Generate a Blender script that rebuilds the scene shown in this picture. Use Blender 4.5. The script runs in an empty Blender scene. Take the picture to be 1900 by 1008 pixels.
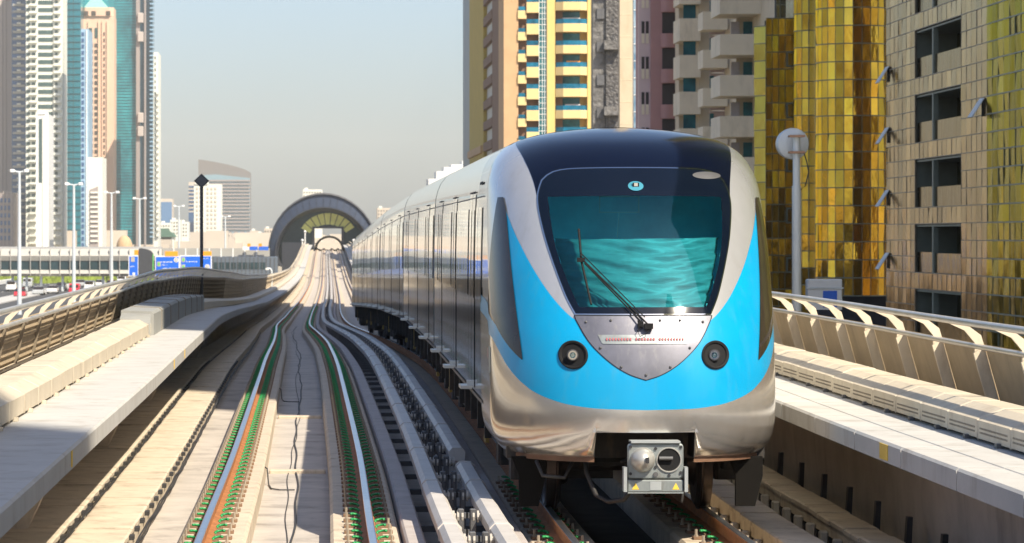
import bpy, math, random
from mathutils import Vector
random.seed(7)
sc = bpy.context.scene
# ------------------------------------------------------------------ camera, sky, sun
FPX, VPX, HY = 6300.0, 558.0, 440.0        # focal length / vanishing point / horizon, in photo pixels (1900 wide)
CZ = 2.6                                    # eye height above the near rail head
cam_d = bpy.data.cameras.new('camera'); cam = bpy.data.objects.new('camera', cam_d)
sc.collection.objects.link(cam); sc.camera = cam
cam.location = (0, 0, CZ); cam.rotation_euler = (math.radians(90), 0, 0)
cam_d.sensor_width = 36; cam_d.lens = 36*FPX/1900
cam_d.shift_x = (950-VPX)/1900; cam_d.shift_y = -(504-HY)/1900
cam_d.clip_start = .5; cam_d.clip_end = 20000
cam_d.dof.use_dof = True; cam_d.dof.focus_distance = 33; cam_d.dof.aperture_fstop = 8
SA, SB = .52, .75                           # a shadow of height 1 falls SA to the left and SB away from the camera
sd = Vector((SA, -SB, 1)).normalized()      # towards the sun
sun_d = bpy.data.lights.new('sun', 'SUN'); sun = bpy.data.objects.new('sun', sun_d); sc.collection.objects.link(sun)
sun.rotation_euler = sd.to_track_quat('Z', 'Y').to_euler(); sun_d.energy = 5.0; sun_d.angle = math.radians(.5); sun_d.color = (1, .90, .73)
W_ = bpy.data.worlds.new('World'); sc.world = W_; W_.use_nodes = True
nt = W_.node_tree; nt.nodes.clear()
sky = nt.nodes.new('ShaderNodeTexSky'); sky.sky_type = 'NISHITA'; sky.sun_disc = False
sky.sun_elevation = math.asin(sd.z); sky.sun_rotation = math.atan2(sd.x, sd.y)
sky.air_density = .8; sky.dust_density = 1.9; sky.ozone_density = 2.8
bg = nt.nodes.new('ShaderNodeBackground'); bg.inputs[1].default_value = .113
wo = nt.nodes.new('ShaderNodeOutputWorld'); nt.links.new(sky.outputs[0], bg.inputs[0]); nt.links.new(bg.outputs[0], wo.inputs[0])
sc.view_settings.view_transform = 'Standard'; sc.view_settings.look = 'None'; sc.view_settings.gamma = 1
sc.view_settings.use_curve_mapping = False; sc.view_settings.exposure = 0.72
sc.cycles.max_bounces = 8; sc.cycles.transparent_max_bounces = 12

# ------------------------------------------------------------------ helpers
C = sc.collection
ORG = {}
def org(o): return ORG.get(o.name, Vector((0, 0, 0))) if o else Vector((0, 0, 0))
def tag(o, label=None, cat=None, group=None, kind=None):
    if label: o['label'] = label
    if cat: o['category'] = cat
    if group: o['group'] = group
    if kind: o['kind'] = kind
    return o
def thing(name, label, cat, loc=(0, 0, 0), group=None):
    o = bpy.data.objects.new(name, None); C.objects.link(o); o.location = loc; o.empty_display_size = .3
    ORG[o.name] = Vector(loc); return tag(o, label, cat, group)
class MB:
    def __init__(s): s.v = []; s.f = []; s.c = None
    def add(s, vs, fs):
        n = len(s.v); s.v += [tuple(p) for p in vs]; s.f += [tuple(i+n for i in f) for f in fs]; return s
    def box(s, a, b):
        x0, y0, z0 = a; x1, y1, z1 = b
        if x0 > x1: x0, x1 = x1, x0
        if y0 > y1: y0, y1 = y1, y0
        if z0 > z1: z0, z1 = z1, z0
        return s.add([(x0,y0,z0),(x1,y0,z0),(x1,y1,z0),(x0,y1,z0),(x0,y0,z1),(x1,y0,z1),(x1,y1,z1),(x0,y1,z1)],
                     [(0,3,2,1),(4,5,6,7),(0,1,5,4),(1,2,6,5),(2,3,7,6),(3,0,4,7)])
    def cbox(s, c, d): return s.box([c[i]-d[i]/2 for i in range(3)], [c[i]+d[i]/2 for i in range(3)])
    def bbox(s, a, b, bv=.02):                       # box with chamfered vertical and top edges
        x0,y0,z0 = a; x1,y1,z1 = b
        def ring(i, z): return [(x0+i,y0,z),(x1-i,y0,z),(x1,y0+i,z),(x1,y1-i,z),(x1-i,y1,z),(x0+i,y1,z),(x0,y1-i,z),(x0,y0+i,z)]
        r = [ring(bv, z0), ring(bv, z1-bv), [(min(max(p[0],x0+bv),x1-bv), min(max(p[1],y0+bv),y1-bv), z1) for p in ring(bv, z1)]]
        return s.loft(r, caps=True)
    def loft(s, rings, closed=True, caps=True):
        n = len(rings[0]); b = len(s.v)
        for r in rings: s.v += [tuple(p) for p in r]
        for k in range(len(rings)-1):
            for i in range(n if closed else n-1):
                j = (i+1) % n
                s.f.append((b+k*n+i, b+k*n+j, b+(k+1)*n+j, b+(k+1)*n+i))
        if caps and closed:
            s.f.append(tuple(b+i for i in reversed(range(n)))); s.f.append(tuple(b+(len(rings)-1)*n+i for i in range(n)))
        return s
    def tube(s, pts, r, n=8, caps=True):
        pts = [Vector(p) for p in pts]; rings = []
        rr = r if isinstance(r, (list, tuple)) else [r]*len(pts)
        for i, p in enumerate(pts):
            t = (pts[min(i+1, len(pts)-1)]-pts[max(i-1, 0)]).normalized()
            u = t.cross(Vector((0, 0, 1)) if abs(t.z) < .9 else Vector((1, 0, 0))).normalized(); w = t.cross(u)
            rings.append([p+(u*math.cos(2*math.pi*k/n)+w*math.sin(2*math.pi*k/n))*rr[i] for k in range(n)])
        return s.loft(rings, caps=caps)
    def cyl(s, c, r, h, axis='z', n=20, r2=None):
        d = {'x': (h, 0, 0), 'y': (0, h, 0), 'z': (0, 0, h)}[axis]
        return s.tube([c, (c[0]+d[0], c[1]+d[1], c[2]+d[2])], [r, r if r2 is None else r2], n)
    def prism(s, poly, z0, z1):
        return s.loft([[(x, y, z0) for x, y in poly], [(x, y, z1) for x, y in poly]])
    def sphere(s, c, r, n=12, m=8, sq=(1,1,1)):
        rings = [[(c[0]+sq[0]*r*math.sin(math.pi*j/m)*math.cos(2*math.pi*i/n), c[1]+sq[1]*r*math.sin(math.pi*j/m)*math.sin(2*math.pi*i/n), c[2]-sq[2]*r*math.cos(math.pi*j/m)) for i in range(n)] for j in range(1, m)]
        return s.loft(rings)
    def mesh(s, name, m, o=Vector((0,0,0)), smooth=False):
        me = bpy.data.meshes.new(name); me.from_pydata([(p[0]-o.x, p[1]-o.y, p[2]-o.z) for p in s.v], [], s.f)
        if s.c:
            at = me.color_attributes.new('tone', 'FLOAT_COLOR', 'CORNER'); k = 0
            for fi, f in enumerate(s.f):
                for _ in f: at.data[k].color = (s.c[fi], s.c[fi], s.c[fi], 1); k += 1
        me.materials.append(m)
        if smooth:
            for p in me.polygons: p.use_smooth = True
        me.update(); return me
    def build(s, name, m, parent=None, smooth=False, at=None, **t):
        o0 = org(parent) if parent else Vector(at or (0, 0, 0))
        o = bpy.data.objects.new(name, s.mesh(name, m, o0, smooth)); C.objects.link(o)
        if parent: o.parent = parent
        else: o.location = o0
        ORG[o.name] = o0
        if smooth == 'auto':
            try: o.data.set_sharp_from_angle(angle=math.radians(35))
            except Exception: pass
        return tag(o, **t)
def inst(name, me, parent, loc, **t):               # another object on shared mesh data; loc is where its own origin goes
    o = bpy.data.objects.new(name, me); C.objects.link(o); o.parent = parent
    o.location = Vector(loc)-org(parent); ORG[o.name] = Vector(loc); return tag(o, **t)
def interp(T):
    xs = [a for a, _ in T]; ys = [b for _, b in T]
    n = len(xs); m = []
    for i in range(n):                               # smooth (cubic) through the table
        if i == 0: m.append((ys[1]-ys[0])/(xs[1]-xs[0]))
        elif i == n-1: m.append((ys[-1]-ys[-2])/(xs[-1]-xs[-2]))
        else:
            a = (ys[i]-ys[i-1])/(xs[i]-xs[i-1]); b = (ys[i+1]-ys[i])/(xs[i+1]-xs[i])
            m.append(0 if a*b <= 0 else 2*a*b/(a+b))
    def f(x):
        if x <= xs[0]: return ys[0]+m[0]*(x-xs[0])
        if x >= xs[-1]: return ys[-1]+m[-1]*(x-xs[-1])
        k = 0
        while xs[k+1] < x: k += 1
        h = xs[k+1]-xs[k]; t = (x-xs[k])/h
        return (2*t**3-3*t*t+1)*ys[k]+(t**3-2*t*t+t)*h*m[k]+(-2*t**3+3*t*t)*ys[k+1]+(t**3-t*t)*h*m[k+1]
    return f
def lin(T):
    def f(x):
        if x <= T[0][0]: return T[0][1]
        for (a, b), (c, d) in zip(T, T[1:]):
            if x <= c: return b+(d-b)*(x-a)/(c-a)
        return T[-1][1]
    return f
def at(px, py, Y): return Vector(((px-VPX)/FPX*Y, Y, CZ-(py-HY)/FPX*Y))
def wx(px, Y): return (px-VPX)/FPX*Y
def wz(py, Y): return CZ-(py-HY)/FPX*Y
GZ = -7.0

# ------------------------------------------------------------------ materials
def mat(name, col, rough=.6, metal=0., var=.10, scale=2., bump=0., bscale=30., coat=0., col2=None, tone=0., streak=False, wave=None, spec=None, dirt=None):
    m = bpy.data.materials.new(name); m.use_nodes = True; n = m.node_tree.nodes; L = m.node_tree.links
    b = n['Principled BSDF']; b.inputs['Roughness'].default_value = rough; b.inputs['Metallic'].default_value = metal
    b.inputs['Coat Weight'].default_value = coat; b.inputs['Coat Roughness'].default_value = .04
    if spec is not None: b.inputs['Specular IOR Level'].default_value = spec
    tc = n.new('ShaderNodeTexCoord'); mp = n.new('ShaderNodeMapping'); L.new(tc.outputs['Object'], mp.inputs[0])
    if streak: mp.inputs['Scale'].default_value = (1, 1, .12)
    c1 = tuple(max(0, c*(1-var)) for c in col); c2 = col2 or tuple(min(1, c*(1+var)) for c in col)
    nz = n.new('ShaderNodeTexNoise'); nz.inputs['Scale'].default_value = scale; nz.inputs['Detail'].default_value = 6; nz.inputs['Roughness'].default_value = .65
    L.new(mp.outputs[0], nz.inputs['Vector'])
    rp = n.new('ShaderNodeValToRGB'); rp.color_ramp.elements[0].position = .32; rp.color_ramp.elements[1].position = .68
    rp.color_ramp.elements[0].color = (*c1, 1); rp.color_ramp.elements[1].color = (*c2, 1); L.new(nz.outputs[0], rp.inputs[0])
    out = rp.outputs[0]
    if dirt:                                          # spots and runs of dirt: (colour, amount, scale)
        n2 = n.new('ShaderNodeTexNoise'); n2.inputs['Scale'].default_value = dirt[2]; n2.inputs['Detail'].default_value = 8; n2.inputs['Roughness'].default_value = .7
        m2 = n.new('ShaderNodeMapping'); m2.inputs['Scale'].default_value = (1, 1, .3); L.new(tc.outputs['Object'], m2.inputs[0]); L.new(m2.outputs[0], n2.inputs['Vector'])
        r2 = n.new('ShaderNodeValToRGB'); r2.color_ramp.elements[0].position = .52; r2.color_ramp.elements[1].position = .72
        r2.color_ramp.elements[0].color = (0,0,0,1); r2.color_ramp.elements[1].color = (dirt[1],)*3+(1,); L.new(n2.outputs[0], r2.inputs[0])
        mx = n.new('ShaderNodeMix'); mx.data_type = 'RGBA'; L.new(r2.outputs[0], mx.inputs['Factor']); L.new(out, mx.inputs['A']); mx.inputs['B'].default_value = (*dirt[0], 1)
        out = mx.outputs['Result']
    if tone:
        a = n.new('ShaderNodeAttribute'); a.attribute_name = 'tone'
        mr = n.new('ShaderNodeMapRange'); mr.inputs['To Min'].default_value = 1-tone; mr.inputs['To Max'].default_value = 1+tone; L.new(a.outputs['Fac'], mr.inputs[0])
        mx = n.new('ShaderNodeVectorMath'); mx.operation = 'SCALE'; L.new(out, mx.inputs[0]); L.new(mr.outputs[0], mx.inputs['Scale']); out = mx.outputs[0]
    L.new(out, b.inputs['Base Color'])
    if bump:
        bn = n.new('ShaderNodeTexNoise'); bn.inputs['Scale'].default_value = bscale; bn.inputs['Detail'].default_value = 4
        if wave: m3 = n.new('ShaderNodeMapping'); m3.inputs['Scale'].default_value = wave; L.new(tc.outputs['Object'], m3.inputs[0]); L.new(m3.outputs[0], bn.inputs['Vector'])
        else: L.new(tc.outputs['Object'], bn.inputs['Vector'])
        bp = n.new('ShaderNodeBump'); bp.inputs['Strength'].default_value = 1; bp.inputs['Distance'].default_value = bump
        L.new(bn.outputs[0], bp.inputs['Height']); L.new(bp.outputs[0], b.inputs['Normal'])
    return m
M = {}
M['deck'] = mat('deck concrete', (.44,.395,.35), .85, var=.15, scale=1.2, bump=.004, dirt=((.16,.14,.12), .7, 1.3))
M['plinth'] = mat('plinth concrete', (.52,.44,.34), .85, var=.12, scale=3, bump=.004, dirt=((.25,.19,.13), .8, 3))
M['slab'] = mat('pale walkway concrete', (.47,.46,.44), .8, var=.07, scale=1.5, bump=.002, dirt=((.30,.26,.22), .75, 2.2))
M['cover'] = mat('cream cover', (.56,.49,.38), .6, var=.07, scale=2, dirt=((.34,.27,.19), .7, 3))
M['coverdk'] = mat('cover joint', (.22,.19,.15), .8)
M['lid'] = mat('cable tray lid', (.56,.48,.37), .75, var=.12, scale=2.5, dirt=((.28,.2,.14), .8, 3))
M['panel'] = mat('parapet panel', (.42,.33,.22), .7, var=.1, scale=3, bump=.01, bscale=26, wave=(1, 6, .4), dirt=((.25,.2,.14), .6, 1.5))
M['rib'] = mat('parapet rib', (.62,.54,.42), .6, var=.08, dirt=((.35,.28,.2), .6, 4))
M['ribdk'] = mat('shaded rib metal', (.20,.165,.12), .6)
M['handrail'] = mat('handrail metal', (.58,.55,.5), .35, .6)
M['rust'] = mat('rusty rail side', (.36,.15,.055), .8, .2, var=.3, scale=8)
M['steel'] = mat('polished rail head', (.62,.63,.66), .28, 1., var=.08, scale=5)
M['clip'] = mat('green clip', (.02,.26,.075), .45, var=.25, scale=40)
M['plate'] = mat('brown base plate', (.20,.12,.07), .8, var=.3, scale=12)
M['bolt'] = mat('bolt', (.42,.36,.28), .6, .4, var=.2)
M['prail'] = mat('conductor rail cover', (.50,.47,.44), .5, var=.08, scale=2, dirt=((.3,.26,.22), .6, 3))
M['dkmetal'] = mat('dark metal', (.045,.045,.05), .5, .4, var=.2)
M['bracket'] = mat('grey bracket', (.12,.12,.125), .55, .5, var=.2)
M['insul'] = mat('insulator', (.40,.37,.33), .4)
M['cable'] = mat('black cable', (.035,.033,.032), .6)
M['under'] = mat('underframe', (.035,.032,.03), .7, .3, var=.4, scale=6, dirt=((.13,.09,.06), .9, 4))
M['rubber'] = mat('black rubber', (.012,.012,.013), .7, spec=.2)
M['yellow'] = mat('yellow paint', (.72,.48,.06), .6)
M['yel_dk'] = mat('dull yellow beam', (.30,.20,.04), .7)
M['silver'] = mat('silver paint', (.52,.525,.545), .26, .5, var=.05, scale=1.2, coat=.8, dirt=((.36,.33,.30), .4, 3))
M['side'] = mat('glossy white silver side', (.90,.905,.90), .05, .88, var=.04, scale=1, coat=.6, bump=.0045, bscale=2.2, wave=(1, 1.6, .22), dirt=((.36,.34,.32), .3, 1.5))
M['blue'] = mat('cyan paint', (.001,.29,.56), .28, 0, var=.05, scale=2, coat=.12, dirt=((.06,.28,.42), .35, 11))
M['navy'] = mat('navy gloss', (.002,.004,.014), .12, 0, var=.2, scale=1, spec=.32)
M['mask'] = mat('black glass border', (.003,.006,.014), .10, 0, var=.1, spec=.4)
M['nplate'] = mat('dull metal plate', (.17,.17,.20), .42, .6, var=.12, scale=5, dirt=((.3,.29,.28), .4, 14))
M['lower'] = mat('silver skirt', (.62,.59,.55), .20, .78, var=.05, scale=1.5, coat=.5, bump=.0035, bscale=1.3, wave=(1,1,2), dirt=((.42,.36,.3), .45, 1.4))
M['redled'] = mat('red lens', (.50,.16,.18), .3)
M['chrome'] = mat('reflector', (.9,.9,.9), .06, 1, var=0)
M['swin'] = mat('reflecting side glass', (.74,.77,.77), .02, .92, var=.1, bump=.002, bscale=1.6, wave=(1,1.6,.3))
M['sglass'] = mat('dark side glass', (.03,.022,.018), .08, 0, var=.4, coat=0, spec=.35, bump=.002, bscale=1.6)
M['coupl'] = mat('coupler grey', (.30,.33,.33), .4, .5, var=.1, scale=8, dirt=((.2,.18,.15), .7, 12))
M['copper'] = mat('brown edge strip', (.38,.22,.14), .6, .2, var=.2, scale=6)
M['white'] = mat('white paint', (.72,.72,.70), .5, var=.05)
M['signblue'] = mat('road sign blue', (.01,.12,.62), .45, var=.05)
M['orange'] = mat('orange paint', (.85,.30,.02), .5, var=.06)
M['green'] = mat('sign green', (.12,.48,.10), .5)
M['ground'] = mat('sandy ground', (.34,.29,.22), .95, var=.2, scale=.05, dirt=((.16,.19,.07), .9, .03))
M['asphalt'] = mat('asphalt', (.06,.06,.062), .85, var=.15, scale=.3)
M['leaf'] = mat('leaves', (.07,.13,.025), .7, var=.5, scale=1.5)
M['bark'] = mat('bark', (.14,.10,.07), .9)
# thin tinted windscreen glass: tinted see-through + gloss
def glassmat(name, tint, gl=.10):
    m = bpy.data.materials.new(name); m.use_nodes = True; n = m.node_tree.nodes; L = m.node_tree.links; n.clear()
    o = n.new('ShaderNodeOutputMaterial'); t = n.new('ShaderNodeBsdfTransparent'); t.inputs[0].default_value = (*tint, 1)
    g = n.new('ShaderNodeBsdfGlossy'); g.inputs['Roughness'].default_value = .03; g.inputs[0].default_value = (.45,.8,.85,1)
    fr = n.new('ShaderNodeFresnel'); fr.inputs[0].default_value = 1.5
    ad = n.new('ShaderNodeMath'); ad.operation = 'ADD'; ad.inputs[1].default_value = gl; ad.use_clamp = True; L.new(fr.outputs[0], ad.inputs[0])
    mx = n.new('ShaderNodeMixShader'); L.new(ad.outputs[0], mx.inputs[0]); L.new(t.outputs[0], mx.inputs[1]); L.new(g.outputs[0], mx.inputs[2])
    L.new(mx.outputs[0], o.inputs[0]); return m
M['wglass'] = glassmat('teal windscreen glass', (.26,.80,.88), .02)
M['lens'] = glassmat('clear lens', (.8,.85,.85), .05)

# ------------------------------------------------------------------ the line of the viaduct
PX = interp([(5,-.2),(29,-.13),(41,-.05),(55,-.02),(69,0),(89,0),(123,-.14),(158,-.33),(210,-.08),(296,.8),(412,1.83),(670,3.7),(800,4.7)])
PT = interp([(5,2.95),(31,3.12),(50,3.30),(68,3.40),(86,3.36),(105,3.29),(123,3.19),(158,3.05),(210,3.28),(296,4.15),(412,5.15),(670,7.0),(800,8.0)])
DR = interp([(5,2.62),(29,2.61),(41,2.58),(55,2.57),(68,2.58),(86,2.78),(104.6,3.09),(123,3.43),(158,4.05),(210,4.77),(296,5.33),(412,5.6),(520,4.9),(670,3.1),(800,2.4)])
def RZ(y): return CZ-DR(y)
def ysteps(a, b):
    ys = [a]; y = a
    while y < b:
        y += 1.5 if y < 70 else (3 if y < 200 else 8)
        ys.append(min(y, b))
    return ys
def sweep(mb, prof, ys, path, closed=True, caps=True, extra=None):
    mb.loft([[(path(y)+u, y, RZ(y)+h+(extra(y, k) if extra else 0)) for k, (u, h) in enumerate(prof)] for y in ys], closed=closed, caps=caps); return mb
Y0, Y1 = 8, 790

# ------------------------------------------------------------------ ground and roads
MB().box((-2600,-150,GZ-.6), (2600,5600,GZ)).build('ground', M['ground'], kind='structure')
MB().box((-78,-100,GZ+.002), (-17,4000,GZ+.006)).build('road', M['asphalt'], kind='structure')
lm = MB()
for x in (-68,-60,-52,-38,-30,-22):
    for k in range(120): lm.box((x-.1,100+k*10,GZ+.008), (x+.1,104+k*10,GZ+.012))
lm.build('road_markings', M['white'], kind='structure')
MB().box((-47,0,GZ+.01), (-43,1500,GZ+.16)).build('road_median', M['slab'], kind='structure')

# ------------------------------------------------------------------ viaduct deck
ys = ysteps(Y0, Y1)
def both(mb, f, ys, closed=False, caps=False):        # profile given by a function of y -> list of (x, z)
    mb.loft([[(x, y, z) for x, z in f(y)] for y in ys], closed=closed, caps=caps); return mb
dk = MB()
both(dk, lambda y: [(PX(y)-3.70, RZ(y)+.96), (PX(y)-3.0, RZ(y)+.96), (PX(y)-2.99, RZ(y)+.74), (PX(y)-3.25, RZ(y)+.73), (PX(y)-3.20, RZ(y)-.45), (PT(y)+2.70, RZ(y)-.45), (PT(y)+2.62, RZ(y)+.70), (PT(y)+2.99, RZ(y)+.73), (PT(y)+3.0, RZ(y)+1.0), (PT(y)+3.70, RZ(y)+1.0),
    (PT(y)+3.8, RZ(y)+.3), (PT(y)+1.4, RZ(y)-2.1), (PX(y)-1.4, RZ(y)-2.1), (PX(y)-3.8, RZ(y)+.3)], ys, closed=True, caps=True)
dk.build('viaduct_deck', M['deck'], kind='structure')
EMB = 'cream strip across the deck between the rails, '
for k, (y, lab) in enumerate(((31.2, 'nearest the camera'), (43.5, 'second one out'), (56.5, 'third one out, at the shadow edge'))):
    s = MB(); s.bbox((PX(y)-.36, y-.08, RZ(y)-.45), (PX(y)+.36, y+.08, RZ(y)-.40), .015)
    s.build('deck_joint', M['plinth'], at=(PX(y), y, RZ(y)-.45), label=EMB+lab, cat='deck joint', group='joint strips between the rails')

# plinths and rails
clip_mb = MB()
def eclip(mb, c, s):
    pts = []
    for k in range(9):
        a = -.7+k*(4.4/8)
        pts.append((c[0]+s*(.045*math.cos(a)+.01), c[1]+.045*math.sin(a), c[2]+.018+.02*math.cos(a*.5)))
    mb.tube(pts, .0125, 5)
cl0 = MB(); eclip(cl0, (0,0,0), 1); clipR = cl0.mesh('rail_clip', M['clip'], smooth=True)
cl1 = MB(); eclip(cl1, (0,0,0), -1); clipL = cl1.mesh('rail_clip', M['clip'], smooth=True)
def plate_mb(mb, c):
    x, y, z = c; mb.cbox((x, y, z+.012), (.46, .17, .024))
    for s in (-1, 1):
        mb.cbox((x+s*.10, y, z+.035), (.05, .12, .03))
    return mb
def bolt_mb(mb, c):
    mb.cyl(c, .022, .02, n=6); mb.cyl((c[0], c[1], c[2]+.02), .014, .05, n=6); return mb
_p = plate_mb(MB(), (0,0,0)); _n = len(_p.f); bolt_mb(bolt_mb(_p, (-.2,0,.02)), (.2,0,.02)); pl_mesh = _p.mesh('base_plate', M['plate']); pl_mesh.materials.append(M['bolt'])
for _q in pl_mesh.polygons:
    if _q.index >= _n: _q.material_index = 1
def rail(path, off, name_label, plinth_label, ynear, nst, yfar, pw):
    c = path(20)+off
    P = MB(); sweep(P, [(off+pw[0], -.45), (off+pw[0], -.235), (off+pw[0]+.03, -.205), (off+pw[1]-.03, -.205), (off+pw[1], -.235), (off+pw[1], -.45)], ysteps(Y0, Y1), path, closed=False)
    P.build('track_plinth', M['plinth'], at=(c, Y0, RZ(20)), label=plinth_label, cat='track plinth', group='concrete plinths under the rails')
    t = thing('rail', name_label, 'rail', (c, 20, RZ(20)), 'running rails')
    R = MB(); sweep(R, [(off-.07,-.165),(off-.07,-.15),(off-.012,-.13),(off-.012,-.04),(off-.036,-.03),(off-.036,-.004),(off+.036,-.004),(off+.036,-.03),(off+.012,-.04),(off+.012,-.13),(off+.07,-.15),(off+.07,-.165)], ysteps(Y0, Y1), path)
    R.build('rail_web', M['rust'], t)
    H = MB(); sweep(H, [(off-.034,-.003),(off-.026,.002),(off+.026,.002),(off+.034,-.003)], ysteps(Y0, Y1), path, closed=False)
    H.build('rail_head', M['steel'], t)
    y = ynear
    for k in range(nst):
        x, z = path(y)+off, RZ(y)-.203
        inst('base_plate', pl_mesh, t, (x, y, z))
        inst('rail_clip', clipR, t, (x+.105, y, z+.04)); inst('rail_clip', clipL, t, (x-.105, y, z+.04))
        y += .62
    A, B, D = MB(), MB(), MB()
    while y < yfar:
        x, z = path(y)+off, RZ(y)-.203
        plate_mb(B, (x, y, z)); bolt_mb(bolt_mb(D, (x-.2, y, z+.02)), (x+.2, y, z+.02))
        for s in (-1, 1): eclip(A, (x+s*.105, y, z+.04), s)
        y += .62
    if A.v:
        A.build('rail_clip', M['clip'], t, kind='stuff'); B.build('base_plate', M['plate'], t, kind='stuff'); D.build('anchor_bolts', M['bolt'], t, kind='stuff')
    return t
ORD = ['first', 'second', 'third', 'fourth', 'fifth', 'sixth', 'seventh', 'eighth', 'ninth', 'tenth', 'eleventh', 'twelfth']
def nth(k): return ORD[k] if k < 12 else ('%dth' % (k+1) if (k+1) % 10 not in (1,2,3) else '%d%s' % (k+1, {1:'st',2:'nd',3:'rd'}[(k+1) % 10]))
G = .7175+.035
rail(PX, -G, 'shining rail in the sun at the left of the empty track', 'cream concrete plinth under the left rail of the empty track', 26, 50, 260, (-.27, .36))
rail(PX, G, 'rail at the right of the empty track, in the shadow of the train', 'grey concrete plinth under the right rail of the empty track', 26, 50, 260, (-.36, .30))
rail(PT, -G, 'rail under the left wheels of the train', 'plinth under the left wheels of the train', 26, 20, 38.5, (-.27, .36))
rail(PT, G, 'rail under the right wheels of the train, lit at its near end', 'plinth under the right wheels of the train', 26, 20, 38.5, (-.36, .27))
# green and brown strips of pads seen along the rails at a distance are the clips themselves

q = MB(); sweep(q, [(-.40,-.446),(.40,-.446)], ysteps(Y0, 140), PT, closed=False); q.build('train_shade_strip', mat('shade dark concrete', (.05,.048,.045), .8, var=.4, scale=3, bump=.004), kind='structure')  # strip laid in the train's shade; its dark colour paints that shade deeper
q = MB(); sweep(q, [(1.15,-.446),(2.6,-.446)], ysteps(Y0, 140), PT, closed=False); q.build('tray_shade_strip', mat('shade toned concrete', (.20,.175,.14), .8, var=.4, scale=3, bump=.004), kind='structure')  # added strip under the right trays; walkway shade is put into its colour
# cables lying between the rails of the empty track
for k, (u0, lab, amp, r) in enumerate(((-.02, 'black cable lying on the deck between the rails, with ties', .035, .011), (.0, 'thin black cable winding beside the thicker one between the rails', .05, .006))):
    ph = k*2.1; y = 18; pts = []
    while y < 190:
        u = u0+amp*math.sin(y*.21+ph)+.015*math.sin(y*1.1+ph)+(0 if k == 0 else -.06)
        pts.append((PX(y)+u, y, RZ(y)-.45+r+.002)); y += .8 if y < 60 else 3
    o = MB().tube(pts, r, 6).build('cable', M['cable'], at=(0, 18, RZ(18)), label=lab, cat='cable', group='cables between the rails')
for y, lab in ((40.5, 'black cable loop running from the left plinth to the middle, nearer one'), (62, 'black cable loop running from the left plinth to the middle, farther one')):
    x = PX(y); z = RZ(y)-.435
    MB().tube([(x-.41, y+1.2, z+.2), (x-.36, y+1.1, z+.18), (x-.34, y+.9, z), (x-.3, y+.2, z), (x-.2, y, z), (x-.02, y, z)], .009, 6).build('cable', M['cable'], at=(x, y, z), label=lab, cat='cable', group='cables between the rails')

# ------------------------------------------------------------------ cable trays
def tray(path, u0, u1, label, group, ya=24, edge=0):
    zb = -.32 if edge else -.45
    t = thing('cable_tray', label, 'cable tray', (path(ya)+(u0+u1)/2, ya, RZ(ya)-.45), group)
    B = MB(); sweep(B, [(u0+.02,zb),(u0+.02,-.2),(u0+.06,-.2),(u0+.06,zb+.03),(u1-.06,zb+.03),(u1-.06,-.2),(u1-.02,-.2),(u1-.02,zb)], ysteps(Y0, Y1-20), path)
    B.build('tray_body', M['lid'], t)
    def lid(mb, ya, yb, dz=0):
        mb.loft([[(path(y)+u, y, RZ(y)+h+dz) for u, h in ((u0,-.198),(u0,-.160),(u0+.02,-.150),(u1-.02,-.150),(u1,-.160),(u1,-.198))] for y in (ya, yb)])
    y = ya
    for k in range(90):
        s = MB(); lid(s, y, y+.865, random.uniform(-.006, .010)); o = s.build('lid', M['lid'], t)
        if path is PX and k < 60: q = MB(); q.cbox((path(y)+u1+.025, y+.43, RZ(y)-.19), (.045, .20, .04)); q.build('lid_clamp', M['cable'], o)
        y += .9
    s = MB()
    while y < Y1-30: lid(s, y, y+1.75, random.uniform(-.004, .006)); y += 1.8
    s.build('lid', M['lid'], t, kind='stuff')
    if edge:
        y = 26
        for k in range(36):
            x = path(y)+u0; z = RZ(y)
            MB().bbox((x-.07, y-.06, z-.42), (x+.015, y+.06, z-.27), .015).build('tray_foot', M['insul'], t)
            MB().box((x+.03, y-.03, z-.45), (path(y)+u1-.03, y+.03, z-.322)).build('tray_leg', M['dkmetal'], t)
            if edge < -1 and k % 2 == 0:
                xb = path(y)+u1+.14; MB().loft([[(xb-.03, y-.05, z-.45), (xb+.03, y-.05, z-.45), (xb+.03, y+.05, z-.45), (xb-.03, y+.05, z-.45)], [(xb-.0, y-.05, z+.02), (xb+.05, y-.05, z+.02), (xb+.05, y+.05, z+.02), (xb, y+.05, z+.02)]]).build('upright', M['dkmetal'], t)
            y += .9
tray(PX, -2.02, -1.48, 'cream cable tray beside the bare deck strip, right one of the left pair', 'cable trays')
tray(PX, -2.66, -2.12, 'cream cable tray under the left walkway edge, left one of the left pair', 'cable trays')
tray(PT, 1.24, 1.62, 'cable tray right of the train, the one nearer its wheels', 'cable trays', 24, -1)
tray(PT, 2.0, 2.34, 'cable tray right of the train, the one along the side wall', 'cable trays', 24, -2)
t = thing('cable_ladder', 'brown cable ladder rungs in the shade under the left walkway', 'cable ladder', (PX(24)-2.95, 24, RZ(24)-.45)); y = 24
for k in range(70):
    q = MB(); q.bbox((PX(y)-3.19, y, RZ(y)-.42), (PX(y)-2.68, y+.16, RZ(y)-.28), .01); q.build('rung', M['lid'], t); y += .62
pts = []; y = 24
for u in (-2.07,):
    c = MB()
    for j in range(3):
        pts = []; y = 24
        while y < 150: pts.append((PX(y)+u+(j-1)*.02+.012*math.sin(y*2.1+j*2), y, RZ(y)-.20+.012*math.sin(y*3.3+j)+.01*j)); y += .35 if y < 60 else 1.5
        c.tube(pts, .009, 5)
    c.build('cable_bundle', M['cable'], at=(PX(24)+u, 24, RZ(24)), label='dark cable bundle lying between the two cream cable trays', cat='cables')
c = MB()
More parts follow.
